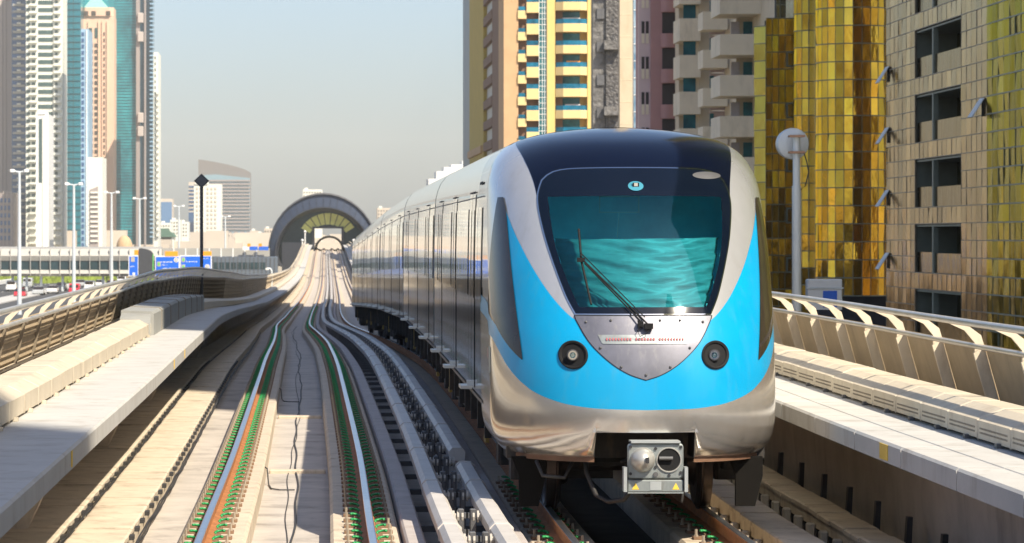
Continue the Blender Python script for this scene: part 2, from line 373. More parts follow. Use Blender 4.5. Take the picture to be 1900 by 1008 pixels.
for j in range(3):
    pts = []; y = 24
    while y < 150: pts.append((PX(y)-1.445+(j-1)*.012+.006*math.sin(y*1.9+j*2), y, RZ(y)-.36+.05*j+.008*math.sin(y*3.1+j))); y += .35 if y < 60 else 1.5
    c.tube(pts, .009, 5)
c.build('cable_bundle', M['cable'], at=(PX(24)-1.45, 24, RZ(24)), label='dark cable bundle along the right edge of the cream trays', cat='cables')

# ------------------------------------------------------------------ walkways, troughs, parapets
def walkway(path, sgn, label, lseg, split):
    def U(u): return sgn*u
    t = thing('walkway', label, 'walkway', (path(24)+U(2.1), 24, RZ(24)+.7), 'raised walkways')
    n = 0; y = 10.5
    far = MB()
    while y < Y1-20:
        L = lseg if y < 120 else 8
        for (a, b) in split:
            pr = [(U(a), .75), (U(a-.0), .90), (U(a+.02), .92), (U(b), .92), (U(b), .75)]
            s = MB() if n < 100 else far
            k = max(1, int(L/2)); yy = [y+(L-.03)*i/k for i in range(k+1)]
            sweep(s, pr, yy, path)
            if n < 100: s.build('slab', M['slab'], t)
            n += 1
        y += L
    if far.v: far.build('slab', M['slab'], t, kind='stuff')
    return t
walkway(PX, -1, 'pale concrete walkway left of the empty track', 6.0, [(1.70, 2.75)])
walkway(PT, 1, 'pale concrete walkway right of the train, jointed in panels', 2.4, [(1.73, 2.06), (2.068, 2.75)])
def wall_corbels():
    y = 20; k = 0
    while y < 90:
        x = PX(y)-2.25
        s = MB(); s.loft([[(x-.9, yy, RZ(yy)-.45), (x-.9, yy, RZ(yy)+.74), (x+.2, yy, RZ(yy)+.74), (x+.1, yy, RZ(yy)+.55), (x-.35, yy, RZ(yy)-.45)] for yy in (y, y+.35)])
        s.build('corbel', M['plinth'], at=(x, y, RZ(y)), label=nth(k)+' concrete corbel from the camera under the left walkway', cat='corbel', group='corbels under the left walkway')
        y += 12; k += 1
wall_corbels()
def trough(path, sgn, label, ub, wv, h1, h2, ut, y0, pitch, holes):
    def U(u): return sgn*u
    t = thing('cable_trough', label, 'cable trough', (path(24)+U(ub), 24, RZ(24)+.92), 'covered cable troughs')
    n = 0; y = y0; far = MB(); ft = MB()
    def seg(s, y, L, j):
        r = []
        for yy in (y, y+.03, y+L-.03, y+L):
            e = -.012 if yy in (y, y+L) else 0
            r.append([(path(yy)+U(u+ (0 if h < .96 else -e)), yy, RZ(yy)+h+e+j) for u, h in ((ub,.95),(ub,h1),(ub+wv,h2),(ut,h2),(ut+.02,.93))])
        s.loft(r)
    while y < Y1-40:
        if n < 60:
            s = MB(); seg(s, y, pitch-.02, random.uniform(-.004, .004)); o = s.build('cover', M['cover'], t)
            f = MB(); xx = path(y)+U(ub-.02)
            for q in (.3,): f.cbox((path(y+q*pitch)+U(ub-.01), y+q*pitch, RZ(y)+.94), (.05, .09, .035))
            f.build('foot', M['bracket' if sgn > 0 else 'cover'], o)
            if holes and y < 60:
                hb = MB(); q = .12
                while q < pitch-.1:
                    for hz in (1.0, 1.035): hb.cbox((path(y+q)+U(ub-.0005), y+q, RZ(y)+hz), (.005, .03, .016))
                    q += .055
                hb.build('vent_slots', M['coverdk'], o)
        else:
            seg(far, y, pitch*2-.03, 0); y += pitch
        n += 1; y += pitch
    far.build('cover', M['cover'], t, kind='stuff')
trough(PX, -1, 'cream covered cable trough along the left walkway', 2.50, .16, 1.12, 1.20, 2.96, 12, 1.55, False)
trough(PT, 1, 'cream vented cable trough along the right walkway', 2.50, .22, 1.10, 1.19, 2.96, 20, 1.35, True)
EXH = lin([(60,0),(80,.10),(100,.28),(130,.45),(160,.62),(220,.6),(300,.35),(420,.1),(500,0)])
def parapet(path, sgn, label, base, rail1, rail2, y0, pitch, yflip):
    def U(u): return sgn*u
    ex = EXH if sgn < 0 else (lambda y: 0)
    t = thing('parapet', label, 'parapet', (path(24)+U(base[0]), 24, RZ(24)+1.0), 'viaduct parapets')
    n = 0; y = y0; fr, fp = MB(), MB()
    def PTt(y, q, off=0):                              # q 0 at the base, 1 at the lower rail
        u = base[0]+(rail1[0]-base[0])*q; h = base[1]+(rail1[1]-base[1])*q+ex(y)*q
        return (path(y)+U(u-off), y, RZ(y)+h+off*.5)
    def panel(s, a, b):
        rows = []
        nl = 7 if sgn < 0 else 1
        for k in range(nl):
            q0, q1 = k/nl, (k+1)/nl
            rows += [(q0, .0), (q0+.01, .035 if sgn < 0 else 0), (q1-.01, .0)]
        rr = [[PTt(yy, q, o) for q, o in rows] + [PTt(yy, .99, -.05), PTt(yy, 0, -.05)] for yy in (a, (a+b)/2, b)]
        s.loft(rr)
    def rib(s, y):                                     # a fin standing inward of the panel, its top curling in to the handrail
        e = ex(y); x = path(y); z = RZ(y)
        b, r, h = base, rail1, rail2
        def P(u, hh): return (x+U(u), z+hh)
        f = .11 if sgn > 0 else .05; a_ = .0 if sgn > 0 else .02
        lo = [(P(b[0]-f, b[1]-.05), P(b[0], b[1]-.05)), (P(r[0]-f+.01, r[1]+e-.09), P(r[0], r[1]+e-.02))]
        up = [(P(r[0]-.09+a_, r[1]+e-.08), P(r[0], r[1]+e-.02)), (P(r[0]-.09+a_, r[1]+e+.01), P(r[0]-.03, r[1]+e+.08-a_)), (P((r[0]+h[0])/2, (r[1]+h[1])/2+e+.01+a_/2), P((r[0]+h[0])/2+.02, (r[1]+h[1])/2+e+.065-a_/2)), (P(h[0]+.01, h[1]+e-.025), P(h[0], h[1]+e+.01))]
        w = .022 if sgn > 0 else .016
        for q_, L_ in ((s[0], lo), (s[1], up)): q_.loft([[(i_[0], y-w, i_[1]), (i_[0], y+w, i_[1]), (o_[0], y+w, o_[1]), (o_[0], y-w, o_[1])] for i_, o_ in L_])
    while y < Y1-60:
        L = pitch if y < 200 else pitch*2
        if n < 60:
            s = MB(); panel(s, y+.02, y+L-.02); s.build('panel', M['panel'], t)
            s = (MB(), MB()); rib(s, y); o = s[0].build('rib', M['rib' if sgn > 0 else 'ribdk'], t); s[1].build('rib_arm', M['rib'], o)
        else: panel(fp, y+.02, y+L-.02); rib((fr, fr), y)
        n += 1; y += L
    fp.build('panel', M['panel'], t, kind='stuff'); fr.build('rib', M['rib'], t, kind='stuff')
    for k, (u, h, r) in enumerate(((rail1[0]-.10, rail1[1]-.02, .026), (rail2[0], rail2[1], .034))):
        ys2 = ysteps(12, Y1-60); s = MB()
        s.tube([(path(yy)+U(u), yy, RZ(yy)+h+ex(yy)) for yy in ys2], r, 8); s.build('handrail' if k else 'lower_rail', M['handrail'], t, smooth=True)
    s = MB(); sweep(s, [(U(base[0]-.10),1.01),(U(base[0]-.09),1.03),(U(base[0]-.02),1.04),(U(base[0]+.1),1.01)], ysteps(12, Y1-60), path); s.build('kerb', M['cover'], t)
parapet(PX, -1, 'louvred beige parapet along the left side of the viaduct', (3.50, .97), (3.36, 1.60), (3.00, 1.82), 13.5, 2.55, 0)
parapet(PT, 1, 'beige parapet with slanting ribs along the right side of the viaduct', (3.46, 1.06), (3.31, 1.60), (2.94, 1.83), 14.4, 2.2, 0)
# yellow marker plates on the slab edges
for (path, sgn, y, lab) in ((PT, 1, 28.1, 'yellow marker plate on the edge of the right walkway'), (PX, -1, 27.2, 'small yellow marker on the left walkway edge, nearest one'), (PX, -1, 46.5, 'small yellow marker on the left walkway edge, middle one'), (PX, -1, 50.5, 'small yellow marker on the left walkway edge, farthest one')):
    x = path(y)+sgn*(1.73 if sgn > 0 else 1.70); w = .19 if sgn > 0 else .05
    MB().bbox((min(x, x-sgn*.008), y-w, RZ(y)+.77), (max(x, x-sgn*.008), y+w, RZ(y)+.90), .002).build('marker_plate', M['yellow'], at=(x, y, RZ(y)+.77), label=lab, cat='marker plate')
# grey equipment box where the trough passes under a hood
M['hood'] = mat('grey hood', (.30,.30,.28), .6, var=.1, scale=2, dirt=((.25,.24,.2), .6, 2))
t = thing('equipment_box', 'long grey box over the cable trough beside the left walkway', 'equipment box', (PX(66)-2.75, 57, RZ(66)+.92))
def hoodring(y, i=0): 
    x = PX(y); z = RZ(y)
    return [(x-2.45-i, y, z+.92), (x-2.45-i, y, z+1.28-i), (x-2.50-i, y, z+1.32-i), (x-3.0, y, z+1.34-i), (x-3.02, y, z+.92)]
s = MB(); s.loft([hoodring(y) for y in (57, 62, 68, 74, 80, 86)]); s.build('casing', M['hood'], t)
s = MB()
for y in range(60, 86, 4): s.loft([[(p[0]+(.012 if k < 3 else 0), yy, p[2]+.01) for k, p in enumerate(hoodring(yy))] for yy in (y, y+.06)])
s.build('seams', M['coverdk'], t)
s = MB(); x = PX(56.8); z = RZ(56.8); s.loft([[(x-2.5, 56.9, z+.95), (x-2.5, 56.9, z+1.28), (x-2.98, 56.9, z+1.30), (x-2.98, 56.9, z+.95)], [(x-2.47, 56.2, z+.94), (x-2.47, 56.2, z+1.14), (x-2.98, 56.2, z+1.22), (x-2.98, 56.2, z+.94)]])
s.build('end_cover', M['hood'], t)

# ------------------------------------------------------------------ conductor rails between the tracks
def mid(y): return (PX(y)+PT(y))/2
M['band'] = mat('grey kerb concrete', (.40,.36,.34), .85, var=.1, scale=2, bump=.003, dirt=((.25,.2,.17), .6, 2))
for sgn, path, lab in ((1, PX, 'pale kerb strip right of the empty track, beside the dark channel'), (-1, PT, 'pale kerb strip beside the left wheels of the train')):
    t = thing('kerb_strip', lab, 'kerb', (path(24)+sgn*1.1, 24, RZ(24)-.45), 'kerb strips between the tracks')
    y = 12; n = 0; far = MB()
    while y < 700:
        L = 2.5 if n < 70 else 8
        q = MB() if n < 70 else far
        u0, u1 = (1.07, 1.25)
        sweep(q, [(sgn*u0,-.45),(sgn*u0,-.14),(sgn*(u0+.02),-.12),(sgn*(u1-.02),-.12),(sgn*u1,-.14),(sgn*u1,-.45)], (y, y+L/2, y+L-.02), path)
        if n < 70: q.build('kerb_block', M['band'], t)
        y += L; n += 1
    far.build('kerb_block', M['band'], t, kind='stuff')
dish = MB()
for k in range(5):
    r = .055 if k % 2 == 0 else .03
    dish.cyl((k*.02, 0, 0), r, .018, 'x', 10)
dishR = dish.mesh('insulator', M['insul'])
def prail(off, lab, gap, dirn):
    t = thing('conductor_rail', lab, 'power rail', (mid(24)+off, 24, RZ(24)), 'conductor rails between the tracks')
    pr = [(-.085,.03),(-.095,.13),(-.055,.175),(.055,.175),(.095,.13),(.085,.03)]
    y = 14.0; n = 0; far = MB()
    while y < 700:
        L = 5.0 if n < 50 else 10
        if gap and gap[0]-1 < y < gap[1]: y = gap[1]
        e = y+L
        if gap and y < gap[0] < e+.6: e = gap[0]
        q = MB() if n < 50 else far
        nn = max(2, int((e-y)/1.6)); sweep(q, [(off+a, b) for a, b in pr], [y+(e-y-.01)*i/nn for i in range(nn+1)], mid)
        for (ye, w) in ((e-.1, .2),):
            sweep(q, [(off+a*1.09, b+.008 if b > .1 else b-.004) for a, b in pr], (ye-.06, ye+.04), mid)
        if n < 50: q.build('rail_cover', M['prail'], t)
        y = e; n += 1
    far.build('rail_cover', M['prail'], t, kind='stuff')
    y = 21.2; n = 0; fb, fi = MB(), MB()
    while y < 330:
        x = mid(y)+off; z = RZ(y)
        if n < 60:
            b = MB(); px = x+dirn*.165; b.bbox((px-.028, y-.04, z-.45), (px+.028, y+.04, z+.16), .008)
            b.cbox((px+dirn*.045, y, z+.10), (.035, .05, .05)); b.cbox((px+dirn*.045, y, z-.05), (.035, .05, .05))
            bb = b.build('bracket', M['bracket'], t)
            inst('insulator', dishR, bb, (x+(.09 if dirn > 0 else -.17), y, z+.09))
        else: fb.box((x+dirn*.165-.025, y-.04, z-.45), (x+dirn*.165+.025, y+.04, z+.16))
        n += 1; y += 2.35 if n < 60 else 4.7
    fb.build('bracket', M['bracket'], t, kind='stuff')
    s = MB(); y = 20.5
prail(-.22, 'conductor rail cover for the empty track, left one of the pair', None, 1)
prail(.22, 'conductor rail cover beside the train, right one of the pair, with a break', (36.6, 38.8), -1)
y = 22.0; k = 0
while y < 130:
    s = MB(); s.box((mid(y)-.36, y-.04, RZ(y)-.33), (mid(y)+.36, y+.04, RZ(y)-.27)); s.box((PX(y)+1.25, y-.03, RZ(y)-.30), (mid(y)-.36, y+.03, RZ(y)-.28))
    s.build('cross_bar', M['bracket'], at=(mid(y), y, RZ(y)-.3), label=nth(k)+' dark cross bar from the camera under the conductor rails', cat='cross bar', group='cross bars between the tracks')
    y += 2.35; k += 1

# ------------------------------------------------------------------ the train
TP = lin([(28, 3.10), (31.8, 3.12), (50, 3.30), (68.2, 3.40), (86.4, 3.36), (104.6, 3.29), (122.8, 3.19), (140, 3.1)])
TZ = lin([(y, RZ(y)) for y in (28, 50, 68.2, 86.4, 104.6, 122.8, 140)])
T = thing('metro_train', 'silver and cyan driverless metro train coming towards the camera', 'train', (3.12, 31.8, RZ(31.8)))
WH = interp([(.60,1.20),(.66,1.26),(.75,1.305),(.9,1.33),(1.1,1.335),(2.2,1.335),(2.8,1.325),(3.1,1.31),(3.3,1.26),(3.45,1.16),(3.53,1.04),(3.60,.84),(3.64,.62),(3.67,.36),(3.685,.06)])
YC = interp([(.60,.16),(.7,.06),(.85,.01),(1.0,0),(1.3,.02),(1.6,.08),(1.9,.20),(2.2,.36),(2.6,.62),(3.0,.95),(3.23,1.22),(3.4,1.5),(3.5,1.75),(3.58,2.1),(3.64,2.5),(3.67,2.85),(3.685,3.2)])
DD = lin([(.6,1.5),(3.3,1.55),(3.5,1.5),(3.6,1.2),(3.67,.8),(3.685,.5)])
TIP = 30.6; PE = 2.35
def nose(q, h, eps=0.):                                # q: -1..1 across the front (share of the half width), beyond: metres back along the side
    def base(q, h):
        s = 1 if q >= 0 else -1; a = abs(q); w = WH(h); yc = TIP+YC(h); d = DD(h)
        if a <= 1: return Vector((s*a*w, yc+d*(1-max(0, 1-a**PE)**(1/PE)), h))
        return Vector((s*w, yc+d+(a-1), h))
    p = base(q, h)
    if eps:
        e = .004; w = WH(h); d = DD(h); a = min(1, abs(q)); s_ = 1 if q >= 0 else -1
        if abs(q) > 1: nx, ny = s_, 0
        else: nx, ny = s_*a**(PE-1)/w, -(max(0, 1-a**PE)**(1/PE))**(PE-1)/d
        du = Vector((-ny, nx, 0)); dh = base(q, min(3.684, h+e))-base(q, h-e)
        n = du.cross(dh).normalized()
        if n.x*nx+n.y*ny < 0: n = -n
        p = p+n*eps
    return Vector((TP(p.y)+p.x, p.y, TZ(p.y)+p.z))
def out_(mb):                                            # turn the faces to look outwards (away from the middle of the cab)
    c0 = Vector((TP(33), 34.5, TZ(33)+1.9)); t = 0
    for f in mb.f[::7]:
        a, b, c = (Vector(mb.v[i]) for i in f[:3]); t += (b-a).cross(c-a).dot(a-c0)
    if t < 0: mb.f = [tuple(reversed(f)) for f in mb.f]
def surf(rows, cols, fn, name, m, parent, eps, skip=None):
    mb = MB(); R = len(rows); K = len(cols)
    for r in rows:
        for c in cols: mb.v.append(tuple(nose(*fn(r, c), eps)))
    for i in range(R-1):
        for j in range(K-1):
            if skip and skip(rows[i], rows[i+1], cols[j], cols[j+1]): continue
            mb.f.append((i*K+j, i*K+j+1, (i+1)*K+j+1, (i+1)*K+j))
    out_(mb); return mb.build(name, m, parent, smooth='auto')
def patch(outline, name, m, parent, eps, inner=None, n=10):  # outline in (u metres, h)
    N = len(outline); cx = sum(p[0] for p in outline)/N; ch = sum(p[1] for p in outline)/N
    inn = inner or [(cx, ch)]*N; mb = MB()
    for k in range(n+1):
        t = k/n*(1 if inner else .999)
        for (a, b), (c, d) in zip(outline, inn):
            u, h = a+(c-a)*t, b+(d-b)*t
            mb.v.append(tuple(nose(u/WH(h), h, eps)))
    for k in range(n):
        for i in range(N):
            j = (i+1) % N; mb.f.append((k*N+i, k*N+j, (k+1)*N+j, (k+1)*N+i))
    out_(mb); return mb.build(name, m, parent, smooth='auto')
def crom(P, k=6, closed=False):
    out = []; n = len(P)
    for i in range(n if closed else n-1):
        g = lambda j: P[j % n] if closed else P[max(0, min(n-1, j))]
        a, b, c, d = g(i-1), g(i), g(i+1), g(i+2)
        for s in range(k):
            t = s/k
            out.append(tuple(.5*((2*b[q])+(-a[q]+c[q])*t+(2*a[q]-5*b[q]+4*c[q]-d[q])*t*t+(-a[q]+3*b[q]-3*c[q]+d[q])*t**3) for q in (0, 1)))
    if not closed: out.append(P[-1])
    return out
def sq(s): return (1-(1-s)**PE)**(1/PE)               # share of the width at which the front has curved back by the share s
QF = [0,.05,.10,.15,.2,.25,.30,.335,.375]+[.375+.03*i for i in range(1, 14)]
QC = [sq(.35+.04*i) for i in range(0, 16)]+[sq(.97), sq(.99), 1.0]
QF = [q for q in QF if q < QC[0]-.01]+QC
def sym(L): return [-q for q in reversed(L) if q > 0]+L
hs = [.60,.63,.66,.70,.75,.80,.84,.9,.97]+[1.0+.05*i for i in range(40)]+[3.0,3.06,3.12,3.18,3.24,3.3,3.35,3.4,3.44,3.48,3.51,3.54,3.57,3.6,3.62,3.64,3.655,3.67,3.678,3.685]
qs = sym(QF+[1.1,1.25,1.6,2.2,2.8])
open_w = lin([(1.94,.46),(2.06,.50),(2.3,.56),(2.55,.61),(2.75,.64),(3.03,.655)])
car1 = surf(hs, qs, lambda h, q: (q, h), 'front_shell', M['silver'], T, 0,
     skip=lambda a, b, c, d: (b <= .8401 and max(abs(c), abs(d)) <= .3751) or (a >= 1.94 and b <= 3.03 and max(abs(c), abs(d)) <= open_w(a)))
# lower skirt paint, blue front, navy roof
hb = lin([(0,1.045),(.3,1.055),(.5,1.085),(.65,1.14),(.77,1.21),(.85,1.30),(.91,1.42),(.97,1.62),(1.0,1.70),(1.2,1.80),(2.8,1.86)])
hb_s = interp([(0,1.045),(.3,1.055),(.5,1.085),(.65,1.14),(.77,1.22),(.85,1.32),(.91,1.43),(.97,1.6),(1.0,1.68),(1.2,1.80),(2.8,1.86)])
ht = interp([(0,1.84),(.40,1.84),(.46,1.85),(.5,1.89),(.6,2.04),(.7,2.25),(.8,2.52),(.87,2.76),(.895,2.87),(.91,2.80),(.94,2.4),(.97,2.02),(1.0,1.93),(1.2,1.97)])
bqs = sym(QF+[1.03,1.1,1.2])
rows = [i/40 for i in range(41)]
surf(rows, bqs, lambda r, q: (q, hb_s(abs(q))+(ht(abs(q))-hb_s(abs(q)))*r), 'front_paint', M['blue'], T, .004)
for s in (-1, 1):
    surf([i/4 for i in range(5)], [s*(1.2+i*.2) for i in range(9)], lambda r, q: (q, hb_s(abs(q))+(.17*(1-r*0))*r), 'side_stripe', M['blue'], T, .003)
sks = sym([q for q in QF]+[1.03,1.25,1.6,2.2,2.8])
surf([i/24 for i in range(25)], sks, lambda r, q: (q, (.845 if abs(q) < .336 else .605)+(hb_s(abs(q))-(.845 if abs(q) < .336 else .605))*r), 'skirt', M['lower'], T, .0035,
     skip=lambda a, b, c, d: False)
ui = interp([(2.85,.885),(3.0,.905),(3.1,.92),(3.22,.95),(3.35,.99),(3.5,1.03),(3.55,.99),(3.60,.82),(3.64,.61),(3.67,.35),(3.684,.055)])
def nr(h, c): return (c*min(ui(h), WH(h)*.995)/WH(h), h)
surf([2.85+.025*i for i in range(22)]+[3.4,3.44,3.48,3.51,3.54,3.57,3.6,3.62,3.64,3.655,3.67,3.678,3.684], [-1+i/30 for i in range(61)], nr, 'roof_front', M['navy'], T, .004,
     skip=lambda a, b, c, d: b <= 3.03 and max(abs(c), abs(d)) < .93)
half = [(0,3.245),(.35,3.243),(.62,3.233),(.76,3.20),(.845,3.13),(.885,3.02),(.893,2.9),(.875,2.75),(.835,2.55),(.765,2.3),(.685,2.06),(.61,1.905)]
H1 = crom(half, 5); outer = [(-a, b) for a, b in reversed(H1)][:-1]+H1
bot = [(.61-1.22*i/12, 1.905) for i in range(1, 12)]; outer = outer+bot
gh = [(0,2.985),(.4,2.985),(.805,2.975),(.80,2.85),(.775,2.6),(.735,2.40),(.67,2.2),(.61,2.04),(.575,1.965)]
def resample(P, N):
    L = [0]
    for a, b in zip(P, P[1:]): L.append(L[-1]+math.dist(a, b))
    out = []
    for k in range(N):
        d = L[-1]*k/(N-1); i = 0
        while i < len(L)-2 and L[i+1] < d: i += 1
        t = (d-L[i])/max(1e-9, L[i+1]-L[i]); out.append(tuple(P[i][q]+(P[i+1][q]-P[i][q])*t for q in (0, 1)))
    return out
outH = [(0,3.245),(.35,3.243),(.62,3.233),(.76,3.20),(.845,3.13),(.885,3.02),(.893,2.9),(.875,2.75),(.835,2.55),(.765,2.3),(.685,2.06),(.61,1.905)]
def loop(top, side, bottomh, ntop, nside, nbot, corner_u):
    t1 = resample(top, ntop); s1 = resample(side, nside); b1 = [(side[-1][0]*(1-i/(nbot-1)), bottomh) for i in range(nbot)]
    R = t1+s1[1:]+b1[1:]; return [(-a, b) for a, b in reversed(R[1:-1])][::1], R
def fullloop(top, side):
    t1 = resample(top, 14); s1 = resample(side, 30); b1 = resample([side[-1], (0, side[-1][1])], 10)
    R = t1+s1[1:]+b1[1:]; return R+[(-a, b) for a, b in reversed(R[1:-1])]
O = fullloop(crom(outH[:5], 6), crom(outH[4:], 6)); I = fullloop([(0,2.985),(.805,2.975)], crom([(.805,2.975),(.80,2.85),(.775,2.6),(.735,2.40),(.67,2.2),(.61,2.04),(.575,1.965)], 5))
ws = patch(I, 'windscreen', M['wglass'], T, .006, n=14)
patch(O, 'windscreen_border', M['mask'], T, .008, inner=I, n=6)
O2 = [((a)*1.012, 2.55+(b-2.55)*1.012) for a, b in O]
patch(O2, 'windscreen_trim', M['chrome'], T, .0085, inner=O, n=1)
plate = fullloop([(0,1.885),(.615,1.885)], crom([(.615,1.885),(.60,1.84),(.49,1.645),(.32,1.475),(.155,1.37),(.004,1.318)], 6))
npl = patch(plate, 'nose_plate', M['nplate'], T, .010)
patch([(a*1.02, 1.6+(b-1.6)*1.02) for a, b in plate], 'plate_seal', M['rubber'], npl, .0095, inner=plate, n=1)
patch(fullloop([(0,1.715),(.42,1.715)], [(.42,1.715),(.385,1.635),(.004,1.635)]), 'tail_light_bar', M['coupl'], T, .016, n=4)
red = MB()
lb = T
for u0, u1 in ((-.34,-.13),(-.08,.08),(.13,.34)):
    u = u0
    while u < u1:
        a = nose(u/1.33, 1.66, .02); b = nose(u/1.33, 1.69, .024); red.cbox(((a.x+b.x)/2, (a.y+b.y)/2, (a.z+b.z)/2), (.014, .010, .022)); u += .026
red.build('red_lamps', M['redled'], T)
bl = MB()
for u, h in [(-.52,1.83),(-.3,1.845),(-.05,1.845),(.14,1.845),(.32,1.845),(.53,1.83),(-.40,1.60),(.40,1.60),(-.22,1.43),(.22,1.43),(0,1.36)]:
    p = nose(u/1.33, h, .013); bl.sphere(tuple(p), .013, 8, 6)
bl.build('plate_screws', M['bracket'], npl)
for s in (-1, 1):                                      # headlights
    c = nose(s*.64/1.335, 1.535, .0)
    o = MB(); rg = []
    def ring(r, e, N=36): return [nose((s*.64+r*math.cos(a))/WH(1.535+r*math.sin(a)), 1.535+r*math.sin(a), e) for a in [2*math.pi*k/N for k in range(N)]]
    o.loft([ring(.128,.004), ring(.128,.018), ring(.118,.024), ring(.105,.018), ring(.10,.006), ring(.001,.006)], caps=False)
    hl = o.build('headlight', M['rubber'], T, smooth='auto')
    r = MB(); cc = nose(s*.64/1.335, 1.535, .004)
    r.loft([[(cc.x-.01+rr*math.cos(a), cc.y-yy, cc.z+rr*math.sin(a)) for a in [2*math.pi*k/24 for k in range(24)]] for rr, yy in ((.042,.035),(.036,.018),(.024,.008),(.010,.005))])
    r.build('reflector', M['chrome'], hl, smooth='auto')
    r = MB(); r.loft([[(cc.x-.01+rr*math.cos(a), cc.y-yy, cc.z+rr*math.sin(a)) for a in [2*math.pi*k/24 for k in range(24)]] for rr, yy in ((.052,.012),(.052,.04),(.043,.042),(.043,.03))])
    r.build('bezel', M['dkmetal'], hl, smooth='auto')
    r = MB(); r.sphere((cc.x-.01, cc.y-.028, cc.z), .028, 12, 8); r.build('bulb', M['lens'], hl, smooth=True)
for s in (-1, 1):                                      # hatch and red mark on the cab sides
    surf([1.33+.03*i for i in range(9)], [s*Q_ for Q_ in (sq(.86), sq(.90), sq(.94), sq(.98), 1.02)], lambda r, q: (q, r), 'side_hatch', M['coupl'], T, .007)
    surf([1.45,1.5,1.55], [s*1.16, s*1.24], lambda r, q: (q, r), 'hatch_handle', M['redled'], T, .008)
# emblem-like camera window and dark oval on the black border
M['tealglass0'] = mat('teal lens window', (.05,.22,.30), .15, var=.2)
def disc(u, h, ru, rh, e, name, m, par=T):
    o = MB(); N = 28
    o.loft([[nose((u+ru*k*math.cos(a))/WH(h), h+rh*k*math.sin(a), e*(1.4-.4*k)) for a in [2*math.pi*i/N for i in range(N)]] for k in (1, .8, .01)], caps=False)
    return o.build(name, m, par, smooth='auto')
cd = disc(.0, 3.07, .072, .045, .014, 'camera_window', M['tealglass0'])
o = MB(); p = nose(0, 3.07, .02); o.cbox(tuple(p), (.06, .02, .05)); o.build('camera_frame', M['mask'], cd)
o = MB(); p = nose(0, 3.07, .03); o.cbox(tuple(p), (.035, .02, .03)); o.build('camera_lens', M['chrome'], cd)
disc(.69, 3.175, .14, .035, .012, 'dark_oval', M['bracket'])
# wiper
w0 = nose(.03/1.33, 1.79, .05); w1 = nose(-.515/1.33, 2.36, .075); w0b = nose(-.03/1.33, 1.81, .06)
wp = MB(); wp.tube([w0, w1], .008, 6); wp.tube([w0b, nose(-.50/1.33, 2.33, .07)], .007, 6); wp.tube([nose(0, 1.86, .05), nose(-.53/1.33, 2.42, .08)], .005, 6)
wp = wp.build('wiper', M['rubber'], T)
o = MB(); o.tube([nose(-.545/1.33, 2.66, .03), nose(-.53/1.33, 2.36, .05), nose(-.465/1.33, 1.98, .03)], .011, 6); o.build('wiper_blade', M['rubber'], wp)
o = MB(); o.cbox(tuple(nose(-.53/1.33, 2.36, .07)), (.07, .04, .04)); o.cbox(tuple(nose(.03/1.33, 1.78, .05)), (.08, .05, .05)); o.cbox(tuple(nose(-.04/1.33, 1.80, .05)), (.05, .05, .05)); o.build('wiper_pivot', M['rubber'], wp)
o = MB(); o.tube([nose(-.02/1.33,1.80,.05), nose(-.07/1.33,1.74,.06), nose(-.05/1.33,1.69,.05), nose(.02/1.33,1.72,.06), nose(.03/1.33,1.78,.05)], .004, 5); o.build('washer_hose', M['rubber'], wp)
# cab interior behind the windscreen
M['cabdark'] = mat('cab lining', (.45,.75,.95), .6, var=.2)
M['refl_sheet'] = mat('pale wavy reflection', (.18,.22,.215), .5, var=.3, scale=2.0, bump=.03, bscale=1.5, wave=(1, 1, 5))
x0 = TP(32); z0 = TZ(32)
o = MB(); o.box((x0-1.15, 33.3, z0+1.0), (x0+1.15, 33.35, z0+3.35)); o.box((x0-.8, 31.4, z0+1.55), (x0+.8, 33.29, z0+1.6)); o.box((x0-1.08, 32.3, z0+1.62), (x0-1.04, 33.29, z0+3.0)); o.box((x0+1.04, 32.3, z0+1.62), (x0+1.08, 33.29, z0+3.0))
cab = o.build('cab_interior', M['cabdark'], T)
o = MB(); xa_, xb_, za_, zb_ = x0-.32, x0+.06, z0+2.83, z0+2.99
for p_, q_ in (((xa_, za_), (xb_, za_+.012)), ((xa_, zb_-.012), (xb_, zb_)), ((xa_, za_), (xa_+.012, zb_)), ((xb_-.012, za_), (xb_, zb_))): o.box((p_[0], 31.9, p_[1]), (q_[0], 31.92, q_[1]))
o.tube([(x0-.13, 31.91, za_), (x0-.15, 31.91, z0+2.6)], .006, 6); o.build('cab_display', M['white'], cab)
bm_ = MB(); NX, NZ = 80, 60  # added sheet; its folds and colour imitate wavy windscreen reflections
for j in range(NZ+1):
    for i in range(NX+1):
        u = -1+2*i/NX; v = j/NZ; h = 1.93+.73*v+.004*math.sin(5*u)
        e = -.12+.011*math.sin(22*v+3*math.sin(2.2*u)+2*u)+.008*math.sin(47*v+4*math.sin(3*u+1))+.004*math.sin(9*u)*math.sin(83*v+5*u)
        bm_.v.append(tuple(nose(u*open_w(h)*.99, h, e)))
for j in range(NZ):
    for i in range(NX): a = j*(NX+1)+i; bm_.f.append((a, a+1, a+NX+2, a+NX+1))
out_(bm_); bm_.build('reflection_sheet', M['refl_sheet'], cab, smooth=True)
o = MB(); o.bbox((x0+.28, 31.22, z0+1.72), (x0+.62, 31.34, z0+2.02), .02); o.bbox((x0-.1, 31.26, z0+1.75), (x0+.14, 31.33, z0+2.0), .02); o.build('cab_console', M['dkmetal'], cab)
